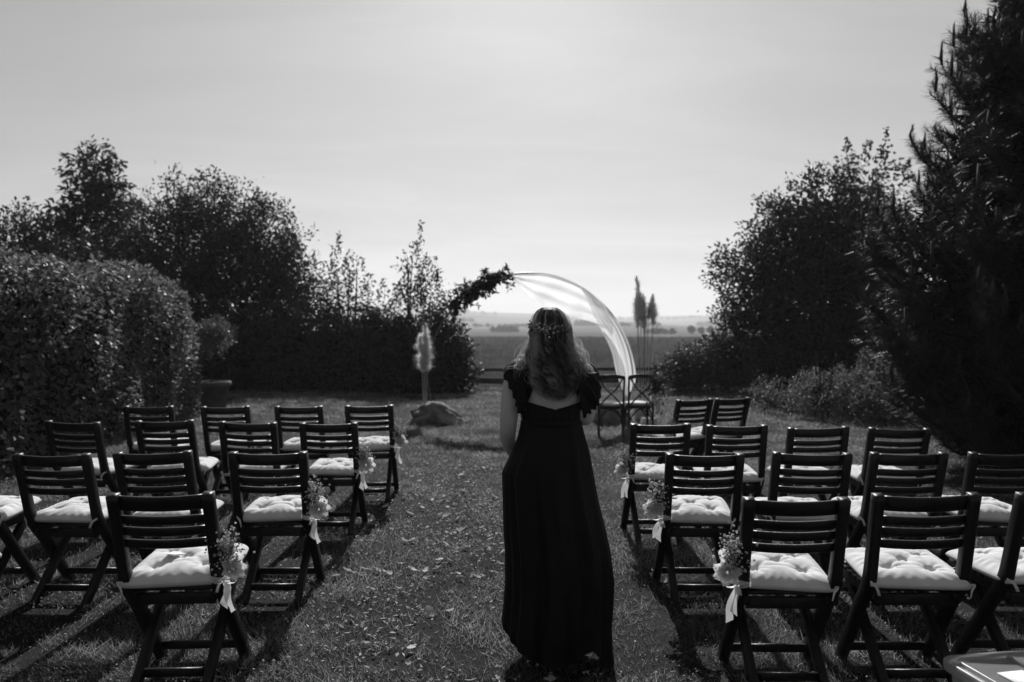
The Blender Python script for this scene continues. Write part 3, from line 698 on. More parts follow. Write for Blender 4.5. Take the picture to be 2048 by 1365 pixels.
L_ = [ # x, d, rot, row, description
 (-1.475, 4.17, 1, 'nearest left chair with posy and a folded card on its cushion', 'cushion with a folded white card on it, nearest left chair'),
 (-2.68, 4.17, 0, 'chair almost wholly cut off by the left edge, nearest row', 'cushion corner at the left picture edge, lowest of the left ones'),
 (-1.393, 5.65, 1, 'second aisle chair on the left, posy with full rose on its post', 'cushion on the second left aisle chair, rose beside it'),
 (-2.029, 5.65, 0, 'middle chair in the second left row, seen above the card chair', 'cushion of the chair directly behind the card chair, mostly hidden'),
 (-2.594, 5.65, -2, 'leftmost whole chair of the second left row', 'cushion on the leftmost whole chair of the second left row'),
 (-3.20, 5.65, -3, 'chair cut off by the left edge in the second left row', 'cushion at the left picture edge in the second left row'),
 (-1.405, 7.60, 1, 'third left aisle chair with a large pale rose on it', 'cushion on the third left aisle chair beside the large rose'),
 (-2.03, 7.60, 0, 'chair next to the aisle chair in the third left row', 'cushion next to the aisle chair in the third left row'),
 (-2.65, 7.60, 0, 'third chair from the aisle in the third left row', 'cushion third from the aisle in the third left row'),
 (-3.27, 7.45, -8, 'outermost chair of the third left row, turned slightly to the aisle', 'cushion on the outermost chair of the third left row'),
 (-1.312, 9.10, 2, 'farthest left aisle chair with a posy, nearest the rock', 'cushion on the farthest left aisle chair nearest the rock'),
 (-1.942, 9.10, 0, 'chair next to the aisle chair in the farthest left row', 'cushion next to the aisle chair in the farthest left row'),
 (-2.623, 9.10, 1, 'chair in the farthest left row in front of the planter pot', 'cushion on the chair in front of the planter pot'),
 (-3.33, 9.05, 4, 'outermost chair of the farthest left row against the hedge', 'cushion on the outermost chair of the farthest left row'),
 (1.206, 4.17, -1, 'nearest right aisle chair with a posy and ribbon at its seat', 'cushion on the nearest right aisle chair beside the ribbon'),
 (1.772, 4.17, -2, 'second chair of the nearest right row, beside the plastic box', 'cushion on the second chair of the nearest right row'),
 (2.337, 4.17, -2, 'chair cut off by the right edge in the nearest row', 'cushion at the right picture edge in the nearest row'),
 (1.10, 5.65, -1, 'second right aisle chair with a posy on its left post', 'cushion on the second right aisle chair beside white blooms'),
 (1.714, 5.65, -2, 'chair second from the aisle in the second right row', 'cushion second from the aisle in the second right row'),
 (2.247, 5.65, 1, 'chair third from the aisle in the second right row', 'cushion third from the aisle in the second right row'),
 (2.84, 5.65, -3, 'chair cut off by the right edge in front of the dark pine', 'cushion at the right picture edge in front of the pine'),
 (1.074, 7.20, 1, 'third right aisle chair with small white blooms on its post', 'cushion on the third right aisle chair'),
 (1.649, 7.20, -2, 'chair second from the aisle in the third right row', 'cushion second from the aisle in the third right row'),
 (2.246, 7.20, -1, 'chair third from the aisle in the third right row', 'cushion third from the aisle in the third right row'),
 (2.795, 7.20, -1, 'outermost chair of the third right row before the pine', 'cushion on the outermost chair of the third right row'),
 (1.718, 9.95, 27, 'farthest right chair turned towards the arch, with flowers on its post', 'cushion on the turned far right chair that has flowers'),
 (2.125, 10.1, 27, 'farthest right chair turned towards the arch, without flowers', 'cushion on the turned far right chair without flowers'),
]
chairs = []
for k, (x, d, rot, lab, cl) in enumerate(L_):
    chairs.append(put_chair(x, d, rot, 'dark slatted folding ' + lab if lab.startswith('chair') else 'dark slatted wooden ' + lab, 'tufted pale ' + cl, k))

# ------------------------------------------------------------------ posies tied to the aisle chairs
def petal_rose(r, R_):
    """layered cupped petals -> one MB, rose faces +Z"""
    mb = MB()
    for lay, (n, rad, tilt) in enumerate(((3, .42, 12), (5, .62, 26), (6, .85, 45), (7, 1.0, 66))):
        for i in range(n):
            a = 2 * math.pi * (i + .5 * (lay % 2)) / n + r.normal() * .1; m = 5; V = []
            for p in range(m):
                for q in range(m):
                    s = (q / (m - 1) - .5) * 2; h = p / (m - 1); wv = math.sin(math.pi * min(1, h * .8 + .12)) * .55 * rad
                    rr_ = rad * (.18 + math.sin(R(tilt)) * h * .9 + .06 * math.sin(s * 4 + lay)); zz_ = rad * math.cos(R(tilt)) * h * .95 - .3 + .06 * s * s
                    aa_ = a + s * wv / max(rr_, .25) * .9
                    V.append((rr_ * math.cos(aa_), rr_ * math.sin(aa_), zz_))
            mb.add(np.array(V) * R_, None, grid_faces(m, m))
    return mb
def posy(ch, side, seed, label, rose=.045, up=.12, big=1.0):
    r = np.random.default_rng(seed)
    rot = ch.rotation_euler.z; off = Matrix.Rotation(rot, 4, 'Z') @ Vector((side * .225, -.185, .56))
    t = thing('flower_posy', label, 'flowers', Vector(ch.location) + off, rot, 'flower posies tied to the aisle chairs')
    s = side
    # rose
    mb = petal_rose(r, rose * big); o = mb.build('rose', 'petal', t, True); o.scale = (1.25, 1.25, 1.25); o.location = (s * .05, -.025, -.008); o.rotation_euler = (R(58 + r.normal() * 12), R(s * 28), R(r.normal() * 20))
    # gypsophila
    n = 320; c = np.array([s * .022, -.02, .075]); p = c + r.normal(size=(n, 3)) * [.030, .028, .042] * big
    mb = MB(); balls(mb, p, r.uniform(.0032, .0068, n)); st = mb.build('gypsophila', 'gyp', t); tag(st, kind='stuff')
    mb = MB(); b0 = np.array([s * .005, 0, -.03])
    for i in range(0, n, 4): tube(mb, [b0, (b0 + p[i]) / 2 + r.normal(size=3) * .006, p[i]], [.0012, .001, .0008], 3, cap=False)
    mb.build('flower_stems', 'stem', t)
    # leaves
    for i in range(9):
        a = r.uniform(0, 6.28); mb = MB(); e = np.array([s * (.01 + .04 * math.cos(a)), .03 * math.sin(a) - .01, up * r.uniform(.35, 1.35)]); m = 7
        P = bez([b0, (b0 + e) * .5, e], m); w = np.sin(np.linspace(.15, 1, m) * np.pi * .97) * .021 * r.uniform(.7, 1.3); sd = nrm(np.cross(e - b0, r.normal(size=3)))
        V = np.stack([P - sd * w[:, None], P + sd * w[:, None]], 1).reshape(-1, 3); mb.add(V, None, grid_faces(m, 2)); mb.build('leaf', 'flower_leaf', t)
    # ribbon: band, bow loop and two tails
    mb = MB(); a = np.linspace(0, 2 * np.pi, 17); band = np.stack([-s * .028 + .034 * np.cos(a), .034 * np.sin(a) + .012, -.06 + .004 * np.sin(2 * a)], 1)
    V = np.stack([band + [0, 0, .011], band - [0, 0, .011]], 1).reshape(-1, 3); mb.add(V, None, grid_faces(17, 2)); rb = mb.build('ribbon', 'ribbon', t, True)
    for q in range(2):
        mb = MB(); m = 12; tt = np.linspace(0, 1, m); ln = r.uniform(.10, .15)
        P = np.stack([s * (.012 + (.010 + .03 * q) * tt) + .008 * np.sin(tt * 5 + q * 2), -.034 - .01 * tt + .012 * np.sin(tt * 4 + q), -.06 - ln * tt], 1)
        tw = .6 * np.sin(tt * 3 + q * 1.5); sd = np.stack([np.cos(tw), np.sin(tw), .1 * np.sin(tt * 4)], 1) * (.0125 + .004 * tt[:, None])
        V = np.stack([P - sd, P + sd], 1).reshape(-1, 3); V[-2:, 2] += [.012 * (-1) ** q, -.012 * (-1) ** q]
        mb.add(V, None, grid_faces(m, 2)); mb.build('ribbon_tail', 'ribbon', rb, True)
    for q in (-1, 1):
        mb = MB(); m = 13; a = np.linspace(0, 2 * np.pi, m); P = np.stack([s * .012 + q * (.026 - .026 * np.cos(a)), -.038 - .008 * np.sin(a), -.058 + .013 * np.sin(a)], 1)
        V = np.stack([P + [0, -.011, 0], P + [0, .011, 0]], 1).reshape(-1, 3); mb.add(V, None, grid_faces(m, 2)); mb.build('bow_loop', 'ribbon', rb, True)
    return t
posy(chairs[0], 1, 1, 'posy of tiny blooms and rose with long ribbon on the card chair')
posy(chairs[2], 1, 2, 'posy with full pale rose on the second left aisle chair', .052)
posy(chairs[6], 1, 3, 'posy with large round rose on the third left aisle chair', .056)
posy(chairs[10], 1, 4, 'posy on the farthest left aisle chair nearest the rock', .05, big=1.1)
posy(chairs[14], -1, 5, 'posy with broad ribbon tails on the nearest right aisle chair', .048)
posy(chairs[17], -1, 6, 'posy of airy white blooms on the second right aisle chair', .046, big=1.15)
posy(chairs[21], -1, 7, 'posy on the third right aisle chair left of its back', .046, big=1.1)
posy(chairs[25], -1, 8, 'posy on the turned far right chair close to the couple chairs', .045, big=1.15)
# folded card on the nearest left cushion
mb = MB(); V = [(-.035, -.03, 0), (.035, -.03, .004), (.035, .03, .006), (-.035, .03, 0), (-.035, -.033, .006), (.034, -.034, .013), (.035, .03, .007), (-.035, .03, .001)]
mb.add(V, None, [[0, 1, 2, 3], [4, 5, 6, 7]]); o = mb.build('card', 'paper'); o.location = (-1.535, 3.62, float(ground_z(-1.5, 3.6)) + .545); o.rotation_euler = (R(-4), R(3), R(-28))
tag(o, 'small folded white card on the nearest left cushion', 'card')

# ------------------------------------------------------------------ the couple's cross-back chairs
def bistro(x, y, rot, label, clabel):
    t = thing('cross_back_chair', label, 'chair', (x, y, 0), R(rot), 'cross-back chairs facing the arch')
    W = .19
    for s in (-1, 1):
        mb = MB(); tube(mb, bez([(s * .17, -.20, 0), (s * .175, -.185, .25), (s * .18, -.175, .46), (s * .185, -.20, .7), (s * W, -.235, .90)], 14), .016, 8); mb.build('back_post', 'dark_wood', t, True)
    mb = MB(); P = bez([(-W, -.232, .885), (-.1, -.262, .905), (0, -.27, .91), (.1, -.262, .905), (W, -.232, .885)], 13); sweep_rect(mb, P, .055, .02, side=(0, 0, 1)); mb.build('top_rail', 'dark_wood', t)
    for s in (-1, 1):
        mb = MB(); P = bez([(-s * .165, -.232, .87), (-s * .08, -.236 - .008 * s, .73), (s * .05, -.225 - .008 * s, .61), (s * .155, -.195, .49)], 12); sweep_rect(mb, P, .022, .011); mb.build('cross_brace', 'dark_wood', t)
    mb = MB(); lathe(mb, [(.19, .425), (.205, .43), (.21, .445), (.205, .46), (.18, .462)], 28); mb.build('seat', 'dark_wood', t, True)
    for s in (-1, 1):
        mb = MB(); tube(mb, bez([(s * .165, .17, .44), (s * .175, .185, .22), (s * .185, .20, 0)], 8), np.linspace(.018, .013, 8), 8); mb.build('leg', 'dark_wood', t, True)
        mb = MB(); tube(mb, bez([(s * .176, -.18, .24), (s * .165, -.1, .36), (s * .15, 0, .42), (s * .165, .09, .36), (s * .176, .182, .24)], 14), .010, 6); mb.build('arched_brace', 'dark_wood', t, True)
    for yy in (-.185, .185):
        mb = MB(); tube(mb, bez([(-.172, yy, .24), (-.10, yy, .36), (0, yy * .95, .42), (.10, yy, .36), (.172, yy, .24)], 14), .010, 6); mb.build('arched_brace', 'dark_wood', t, True)
    cu = MB(); lathe(cu, [(.17, 0), (.195, .01), (.205, .024), (.195, .040), (.15, .048), (.05, .046)], 28)
    o = cu.build('seat_pad', 'white_cushion', None, True); o.location = (x, y, .4665); o.rotation_euler = (0, 0, R(rot)); tag(o, clabel, 'cushion', 'seat pads of the couple')
bistro(1.46, 11.76, -6, 'left cross-back wooden chair in front of the arch, half hidden by the woman', 'white round pad on the left cross-back chair')
bistro(1.885, 11.86, 3, 'right cross-back wooden chair in front of the arch with flowers on it', 'white round pad on the right cross-back chair')
def chair_bouquet():
    t = thing('bouquet', 'dark leafy bouquet with pale rose on the right cross-back chair', 'flowers', (2.10, 11.60, .66))
    n = 190; p = rng.normal(size=(n, 3)) * [.07, .05, .10] + [0, 0, .06]; mb = MB(); leaves(mb, p, rdir(n), rdir(n), .07, .04); mb.build('foliage', 'flower_leaf', t)
    for i, (a, b, c) in enumerate(((-.05, -.07, -.06), (.05, -.06, -.02), (.0, -.08, -.14))):
        o = petal_rose(rng, .055).build('rose', 'petal', t, True); o.location = (a, b, c); o.rotation_euler = (R(70), 0, 0)
    mb = MB(); P = bez([(0, -.06, -.1), (.03, -.07, -.2), (.0, -.06, -.3)], 8); sweep_rect(mb, P, .035, .002); mb.build('ribbon_tail', 'ribbon', t)
    mb = MB(); tube(mb, [(-.03, .01, .2), (0, 0, -.1), (.01, 0, -.24)], .006, 5); mb.build('flower_stems', 'stem', t)
chair_bouquet()

# ------------------------------------------------------------------ arch, drapery, garland, rocks, pampas
AX, AY, AZ, AR = .31, 13.76, .80, 1.765
def ring_pt(a, r=AR): return np.array([AX + r * math.cos(a), AY, AZ + r * math.sin(a)])
def arch():
    t = thing('arch', 'thin metal ring arch standing on the lawn before the field', 'arch', (AX, AY, 0))
    a0 = math.asin((-.06 - AZ) / AR)
    mb = MB(); A_ = np.linspace(a0, math.pi - a0, 90); P = np.array([ring_pt(a) for a in A_]) - [AX, AY, 0]; tube(mb, P, .014, 8); mb.build('ring', 'metal', t, True)
arch()
def drape():
    t = thing('drape', 'sheer white cloth draped over the top and right of the arch', 'drapery', (AX, AY, 0))
    o3 = np.array([AX, AY, 0])
    def px(x, y, dy=0): return np.array([(x - 1024) * AY / 1593, AY + dy, 1.58 - (y - 660) * AY / 1593]) - o3
    # swag: sheet between ring and free inner edge
    m, n = 46, 16
    A_ = np.linspace(R(101), R(37), m); outer = np.array([ring_pt(a, AR + .012) for a in A_]) - o3; outer[:, 1] -= .02
    inner = bez([px(1024, 552), px(1050, 585), px(1086, 613), px(1128, 632), px(1170, 640), px(1205, 652), px(1222, 664)], m)
    V = []
    for i in range(m):
        for j in range(n):
            s = j / (n - 1); p = outer[i] * (1 - s) + inner[i] * s
            p[1] += .05 * math.sin(i * .5 + s * 3) * s + .03 * math.sin(s * 17 + i * .16 + 1.5 * math.sin(i * .13)) * (1 - .4 * s) + .012 * math.sin(s * 43 - i * .3) - .05 * s; p[2] += .010 * math.sin(s * 25 + i * .2) * s; V.append(p)
    mb = MB(); mb.add(V, None, grid_faces(m, n)); mb.build('swag', 'chiffon', t, True)
    # tail hanging down the right side
    out_ = bez([px(1164, 573), px(1194, 595), px(1219, 625), px(1238, 648), px(1254, 680), px(1264, 712), px(1270, 745), px(1267, 768), px(1254, 790)], m)
    inn = bez([px(1161, 577), px(1176, 604), px(1190, 636), px(1205, 665), px(1216, 686), px(1224, 708), px(1232, 744), px(1240, 768), px(1249, 790)], m)
    V = []
    for i in range(m):
        for j in range(n):
            s = j / (n - 1); p = inn[i] * (1 - s) + out_[i] * s; p[1] += -.06 + .035 * math.sin(s * 9 + i * .06) + .016 * math.sin(s * 23 + i * .15) - .10 * math.sin(s * math.pi); V.append(p)
    mb = MB(); mb.add(V, None, grid_faces(m, n)); mb.build('tail', 'chiffon_tail', t, True)
    inn2 = bez([px(1203, 665), px(1216, 690), px(1227, 722), px(1236, 758), px(1247, 788)], 24); V = []
    for i in range(24):
        w = .15 * math.sin(math.pi * (i + 1.5) / 26) ** .6
        for j in range(8):
            s = j / 7; p = inn2[i] + [w * s, -.09 - .05 * math.sin(s * 5 + i * .1), .02 * s]; V.append(p)
    mb = MB(); mb.add(V, None, grid_faces(24, 8)); mb.build('front_fold', 'chiffon_tail', t, True)
drape()
def garland():
    t = thing('garland', 'leafy flower garland fixed on the upper left of the arch', 'garland', ring_pt(R(125)))
    o3 = ring_pt(R(125)); f = MB(); st = MB()
    for i in range(84):
        a = R(rng.uniform(105, 136)); b = ring_pt(a) - o3; tg = np.array([math.sin(a), 0, -math.cos(a)]) * (1 if rng.random() < .4 else -1)
        rd = np.array([math.cos(a), 0, math.sin(a)]); d = nrm(tg * rng.uniform(.3, 1.2) + rd * rng.uniform(-.7, .8) + [0, rng.normal() * .4, -.15]); ln = rng.uniform(.14, .44)
        tube(st, [b, b + d * ln], [.006, .003], 4, cap=False); m = 16; u = rng.uniform(.15, 1, (m, 1))
        leaves(f, b + d * ln * u, nrm(d * .6 + rdir(m) * .8), rdir(m), rng.uniform(.06, .12, m), rng.uniform(.03, .05, m))
    f.build('foliage', 'bush_leaf', t); st.build('twigs', 'stem', t)
    for a, q, s in ((112, -.08, .06), (121, .04, .075), (129, -.1, .08), (137, .02, .07), (125, -.14, .055), (140, -.1, .06)):
        o = petal_rose(rng, s).build('bloom', 'flower_leaf', t, True); p = ring_pt(R(a), AR + q) - o3; o.location = p + np.array([0, -.09, 0]); o.rotation_euler = (R(75), R(rng.normal() * 20), 0)
garland()
def rock(loc, sx, sy, sz, label, seed):
    bm = bmesh.new(); bmesh.ops.create_icosphere(bm, subdivisions=5, radius=1)
    for v in bm.verts:
        c = v.co.copy(); q = mnoise.fractal(c * 1.3 + Vector((seed * 3.1, 0, 0)), .8, 2.1, 6) * .24 + abs(mnoise.noise(c * 3.3 + Vector((seed, 5, 2)))) * .16 + mnoise.noise(c * 9) * .03
        c *= 1 + q
        c.z = max(c.z, -.25) + .16 * math.exp(-((c.x + .35) / .30) ** 2) * (c.z > -.1) - .42 * max(0, c.x + .1) * (c.z > 0)
        v.co = Vector((c.x * sx, c.y * sy, (c.z + .22) * sz))
    me = bpy.data.meshes.new('rock'); bm.to_mesh(me); bm.free()
    o = link('rock', me, 'stone', None, True); o.location = loc; tag(o, label, 'rock', 'rocks weighing down the arch')
rock((-1.235, 13.40, 0), .45, .32, .28, 'rough pointed rock at the left foot of the arch', 1)
rock((1.72, 13.45, 0), .34, .28, .26, 'grey rock at the right foot of the arch behind the cross-back chairs', 2)
def plume(t, base, length, wid, lean, stem_len, droop=1.0):
    d = nrm(np.array([lean[0], lean[1], 1.0])); b = np.array(base, float); s0 = b + d * stem_len; side = rng.uniform(0, 6.28); bend = np.array([math.cos(side), math.sin(side) * .5, -.15]) * length * rng.uniform(.10, .2) * droop
    ax = lambda u: s0 + d * length * u + bend * u * u
    uu = np.linspace(0, .95, 8)[:, None]
    mb = MB(); tube(mb, np.vstack([[b, b + d * stem_len * .5], ax(uu)]), np.linspace(.009, .002, 10), 5); mb.build('stem', 'dry_stem', t)
    mb = MB(); nb = 140; pr = 18; m = 6; tt = np.linspace(0, 1, m)[None, :, None]     # drooping side branches, each a tuft of hairs
    u = np.repeat(rng.random(nb) ** .9, pr) ; u = np.clip(u + rng.normal(size=nb * pr) * .012, 0, 1)[:, None]
    a = np.repeat(rng.uniform(0, 6.28, nb), pr) + rng.normal(size=nb * pr) * .22; rad = np.stack([np.cos(a), np.sin(a), np.zeros(len(a))], 1)
    w = wid * 1.75 * np.sin(np.clip(u * .9 + .07, 0, 1) ** .7 * np.pi) ** .6 * np.repeat(rng.uniform(.45, 1.3, nb), pr)[:, None] * rng.uniform(.7, 1.1, (nb * pr, 1))
    rise = rng.uniform(.07, .15, (nb * pr, 1)) * length / .6
    P = ax(u)[:, None] + rad[:, None] * w[:, None] * tt ** .9 + d * rise[:, None] * (tt * 1.6 - 1.1 * tt ** 2.2) + rng.normal(size=(nb * pr, 1, 3)) * .012 * tt
    sd = nrm(np.cross(rad, d))[:, None] * (.0040 * (1.05 - tt))
    V = np.stack([P - sd, P + sd], 2).reshape(-1, 3); F = (grid_faces(m, 2)[None] + (np.arange(nb * pr) * m * 2)[:, None, None]).reshape(-1, 4)
    mb.add(V, None, F); mb.build('plume', 'pampas', t)
def pampas_left():
    t = thing('pampas_bundle', 'fluffy white plume grass standing behind the left rock', 'plume grass', (-1.49, 13.58, 0))
    plume(t, (0, 0, .02), .74, .085, (.0, 0), .84, .2); plume(t, (-.02, .02, .02), .60, .095, (-.022, 0), .82, .25); plume(t, (.02, 0, .02), .56, .095, (.024, -.01), .84, .25)
    mb = MB(); n = 120; p = rng.normal(size=(n, 3)) * .05 + [.0, 0, 1.76]; leaves(mb, p, rdir(n), rdir(n), .05, .03); tag(mb.build('seed_head', 'flower_leaf', t), kind='stuff')
    mb = MB(); tube(mb, [(0, .03, 0), (0, .03, 1.75)], .005, 5); mb.build('stem', 'stem', t)
pampas_left()
def pampas_right():
    t = thing('pampas_bundle', 'group of tall plume grass heads right of the arch', 'plume grass', (2.26, 13.85, .02))
    plume(t, (0, 0, 0), .72, .085, (-.012, 0), 1.72); plume(t, (-.03, 0, 0), .58, .105, (-.03, 0), 1.58); plume(t, (.02, 0, 0), .60, .105, (.012, .01), 1.56)
    plume(t, (.03, .02, 0), .42, .06, (.052, 0), 1.74); plume(t, (.05, 0, 0), .48, .085, (.085, 0), 1.62)
    for i in range(4):
        mb = MB(); a = rng.uniform(-.04, .04); tube(mb, [(a, .01, 0), (a * 1.4, 0, 1.6)], .004, 4); mb.build('stem', 'stem', t)
    p = thing('white_pot', 'white pot at the foot of the tall plume grass', 'pot', (2.26, 13.85, 0))
    mb = MB(); lathe(mb, [(.10, 0), (.11, .004), (.15, .28), (.158, .285), (.158, .30), (.145, .30), (.14, .27), (.10, .02)], 28); mb.build('pot_body', 'white_pot', p, True)
pampas_right()
def candle_box(x, y, s, label):
    t = thing('white_box', label, 'box', (x, y, 0), R(8)); mb = MB(); h = .20
    for dx, dy, w, d in ((0, -s / 2, s, .012), (0, s / 2, s, .012), (-s / 2 + .006, 0, .012, s - .014), (s / 2 - .006, 0, .012, s - .014)): 
        q = MB(); box(q, (dx, dy, h / 2 + .012), (w, d, h)); q.build('panel', 'white_pot', t)
    box(mb, (0, 0, .006), (s - .03, s - .03, .01)); mb.build('bottom', 'white_pot', t)
candle_box(2.13, 12.4, .20, 'small open white box on the grass right of the cross-back chairs')

# ------------------------------------------------------------------ plastic storage box in the corner
def storage():
    t = thing('storage_box', 'clear plastic storage box with lid in the bottom right corner', 'box', (1.765, 2.575, 0), R(9))
    def rr_ring(w, d, r, z, n=6):
        P = []
        for cx, cy, a0 in ((1, 1, 0), (-1, 1, 90), (-1, -1, 180), (1, -1, 270)):
            for i in range(n): a = R(a0 + 90 * i / (n - 1)); P.append((cx * (w / 2 - r) + r * math.cos(a), cy * (d / 2 - r) + r * math.sin(a), z))
        return P
    def ringset(rows, name, m_, cap=True):
        mb = MB(); loft(mb, [rr_ring(*q) for q in rows], cap); return mb.build(name, m_, t, True)
    w, d = .42, .56
    ringset([(w - .08, d - .08, .05, .003), (w - .07, d - .07, .05, .01), (w - .035, d - .035, .05, .385)], 'tub', 'plastic')
    ringset([(w, d, .05, .385), (w + .004, d + .004, .052, .392), (w + .004, d + .004, .052, .415), (w - .006, d - .006, .05, .421), (w - .03, d - .03, .045, .421), (w - .038, d - .038, .043, .410), (w - .06, d - .06, .04, .410), (w - .068, d - .068, .038, .424), (w - .08, d - .08, .036, .426)], 'lid', 'plastic')
    mb = MB(); box(mb, (.09, .06, .435), (.17, .30, .018)); mb.build('lid_panel', 'plastic', t)
    mb = MB(); box(mb, (-.07, .02, .4295), (.10, .17, .0015), .04); mb.build('paper_label', 'paper', t)
    mb = MB(); box(mb, (.10, .10, .4463), (.08, .10, .0012), .1); mb.build('paper_label', 'paper', t)
storage()

# ------------------------------------------------------------------ the woman
def woman():
    t = thing('person', 'woman in long black dress with flutter sleeves seen from behind in the aisle', 'person', (.18, 3.76, 0))
    B = MB(); a = np.linspace(0, 2 * np.pi, 28, endpoint=False); ca, sa = np.cos(a), np.sin(a)
    def ell(cx, cy, z, rx, ry, back=1.0):
        y = sa * ry; y = np.where(y < 0, y * back, y); return np.stack([cx + rx * ca, cy + y, np.full(28, z)], 1)
    TZ = [.80, .88, .96, 1.05, 1.13, 1.20, 1.27, 1.32, 1.36, 1.395, 1.42, 1.44, 1.46]
    TC = [.0, .0, .0, .003, .005, .006, .007, .007, .006, .005, .004, .003, .002]
    TRX = [.165, .175, .165, .138, .130, .135, .143, .155, .168, .163, .135, .095, .06]
    TRY = [.115, .12, .11, .098, .095, .105, .112, .110, .098, .082, .070, .060, .054]
    TY = [0, 0, 0, .0, .0, .005, .01, .008, .003, -.002, -.004, -.004, -.002]
    loft(B, [ell(c, y, z, rx, ry, .92) for z, c, rx, ry, y in zip(TZ, TC, TRX, TRY, TY)])
    def seg(P, r, n=14, m=14): 
        P = bez(P, m); tube(B, P, np.interp(np.linspace(0, 1, m), np.linspace(0, 1, len(r)), r), n)
    # neck, head, face
    seg([(0, .0, 1.40), (0, .012, 1.47), (0, .02, 1.53)], [.058, .050, .052], m=6)
    rings = []
    for z, rx, y0, y1 in ((1.452, .030, .055, .105), (1.462, .047, .03, .120), (1.485, .060, -.035, .122), (1.515, .067, -.065, .116), (1.55, .071, -.078, .112), (1.585, .073, -.083, .108), (1.62, .069, -.078, .098), (1.645, .057, -.062, .078), (1.662, .036, -.035, .05), (1.668, .012, -.005, .02)):
        rings.append(np.stack([rx * ca, (y0 + y1) / 2 + (y1 - y0) / 2 * sa, np.full(28, z)], 1))
    loft(B, rings)
    seg([(0, .105, 1.575), (0, .124, 1.55), (0, .137, 1.53), (0, .118, 1.518)], [.010, .012, .015, .012], 8, 8)      # nose
    seg([(-.024, .112, 1.490), (0, .123, 1.488), (.024, .112, 1.490)], [.005, .009, .005], 8, 7)                       # lips
    for s in (-1, 1):
        seg([(s * .070, .015, 1.575), (s * .079, .0, 1.56), (s * .076, .008, 1.525)], [.010, .014, .008], 8, 6)         # ear
        seg([(s * .016, .098, 1.582), (s * .034, .097, 1.586), (s * .052, .084, 1.58)], [.007, .009, .006], 8, 6)       # brow
    # arms
    Lsh, Lel, Lwr = (-.158, .0, 1.375), (-.197, .0, 1.135), (-.185, .15, .985)
    seg([(-.10, 0, 1.385), Lsh, (-.186, -.012, 1.26), Lel, (-.200, .065, 1.06), Lwr], [.050, .050, .046, .041, .039, .026], m=26)
    Rsh, Rel, Rwr = (.163, .0, 1.375), (.170, .0, 1.175), (.075, .205, 1.215)
    seg([(.10, 0, 1.385), Rsh, (.172, -.012, 1.28), Rel, (.142, .09, 1.178), Rwr], [.050, .050, .046, .042, .040, .026], m=26)
    # hands: palm + five fingers
    def hand(wr, d, nrm_, thumb_side, curl):
        d = nrm(np.array(d)); n_ = nrm(np.array(nrm_) - d * np.dot(nrm_, d)); s_ = np.cross(d, n_) * thumb_side; w = np.array(wr)
        palm = [w, w + d * .035, w + d * .085]
        for q in (-.027, -.009, .009, .027): seg([w + s_ * q * .5, w + d * .04 + s_ * q * .9, w + d * .085 + s_ * q], [.014, .0125, .0105], 8, 6)
        for q, ln in ((.027, .070), (.009, .080), (-.009, .075), (-.027, .058)):
            b = w + d * .085 + s_ * q; k1 = b + d * ln * .42 + n_ * ln * .12 * curl; k2 = k1 + d * ln * .22 + n_ * ln * .28 * curl; e = k2 + d * ln * .04 + n_ * ln * .26 * curl
            seg([b, k1, k2, e], [.0098, .0090, .0082, .0066], 8, 9)
        b = w + d * .025 + s_ * .026; seg([b, b + d * .028 + s_ * .026 + n_ * .01, b + d * .058 + s_ * .030 + n_ * .022], [.0125, .0108, .008], 8, 8)
    hand(Lwr, (.02, .55, -.75), (.9, .1, .2), -1, 1.0)
    hand(Rwr, (-.75, .55, .35), (.2, -.5, .9), 1, 1.1)
    # legs and feet
    for s, yy in ((-1, .03), (1, -.06)):
        seg([(s * .085, 0, .86), (s * .088, .01, .66), (s * .085, yy * .4 + .015, .47), (s * .083, yy - .012, .30), (s * .082, yy, .09)], [.092, .078, .052, .050, .034], 14, 16)
        seg([(s * .082, yy - .035, .045), (s * .084, yy + .05, .05), (s * .09, yy + .14, .028), (s * .092, yy + .19, .022)], [.030, .036, .032, .018], 12, 10)
    body = link('body', B.mesh('body'), 'skin', t)
    md = body.modifiers.new('r', 'REMESH'); md.mode = 'VOXEL'; md.voxel_size = .0055
    ms = body.modifiers.new('s', 'SMOOTH'); ms.factor = .5; ms.iterations = 10
    dg = bpy.context.evaluated_depsgraph_get(); me = bpy.data.meshes.new_from_object(body.evaluated_get(dg)); body.modifiers.clear(); body.data = me
    me.polygons.foreach_set('use_smooth', [True] * len(me.polygons))
    for s in (-1, 1):
        mb = MB(); lathe(mb, [(.002, -.011), (.008, -.008), (.0115, 0), (.008, .008), (.002, .011)], 12); o = mb.build('eye', 'eye', t, True); o.location = (s * .032, .098, 1.562)
    for s, yy in ((-1, .03), (1, -.06)):
        mb = MB(); loft(mb, [np.stack([s * .088 + w * ca, np.full(28, 0) + y0 + l * sa, np.full(28, z)], 1) for z, w, l, y0 in ((.0, .040, .128, yy + .07), (.012, .043, .131, yy + .07), (.03, .044, .130, yy + .07), (.055, .041, .115, yy + .055))]); mb.build('shoe', 'shoe', t, True)
    # ---- dress bodice: surface a little outside the torso, with the open back
    nth, nz_ = 200, 100
    th = np.linspace(0, 2 * np.pi, nth, endpoint=False); zs = np.linspace(1.125, 1.437, nz_)
    TT, ZZ = np.meshgrid(th, zs)
    off = .008 + .0025 * np.sin(TT * 23 + ZZ * 30) * np.interp(ZZ, [1.12, 1.2, 1.25], [1, .4, 0])
    rx = np.interp(ZZ, TZ, TRX) + off; ry = np.interp(ZZ, TZ, TRY) + off; yc = np.interp(ZZ, TZ, TY); xc = np.interp(ZZ, TZ, TC)
    yy = np.sin(TT) * ry; yy = np.where(yy < 0, yy * .92, yy)
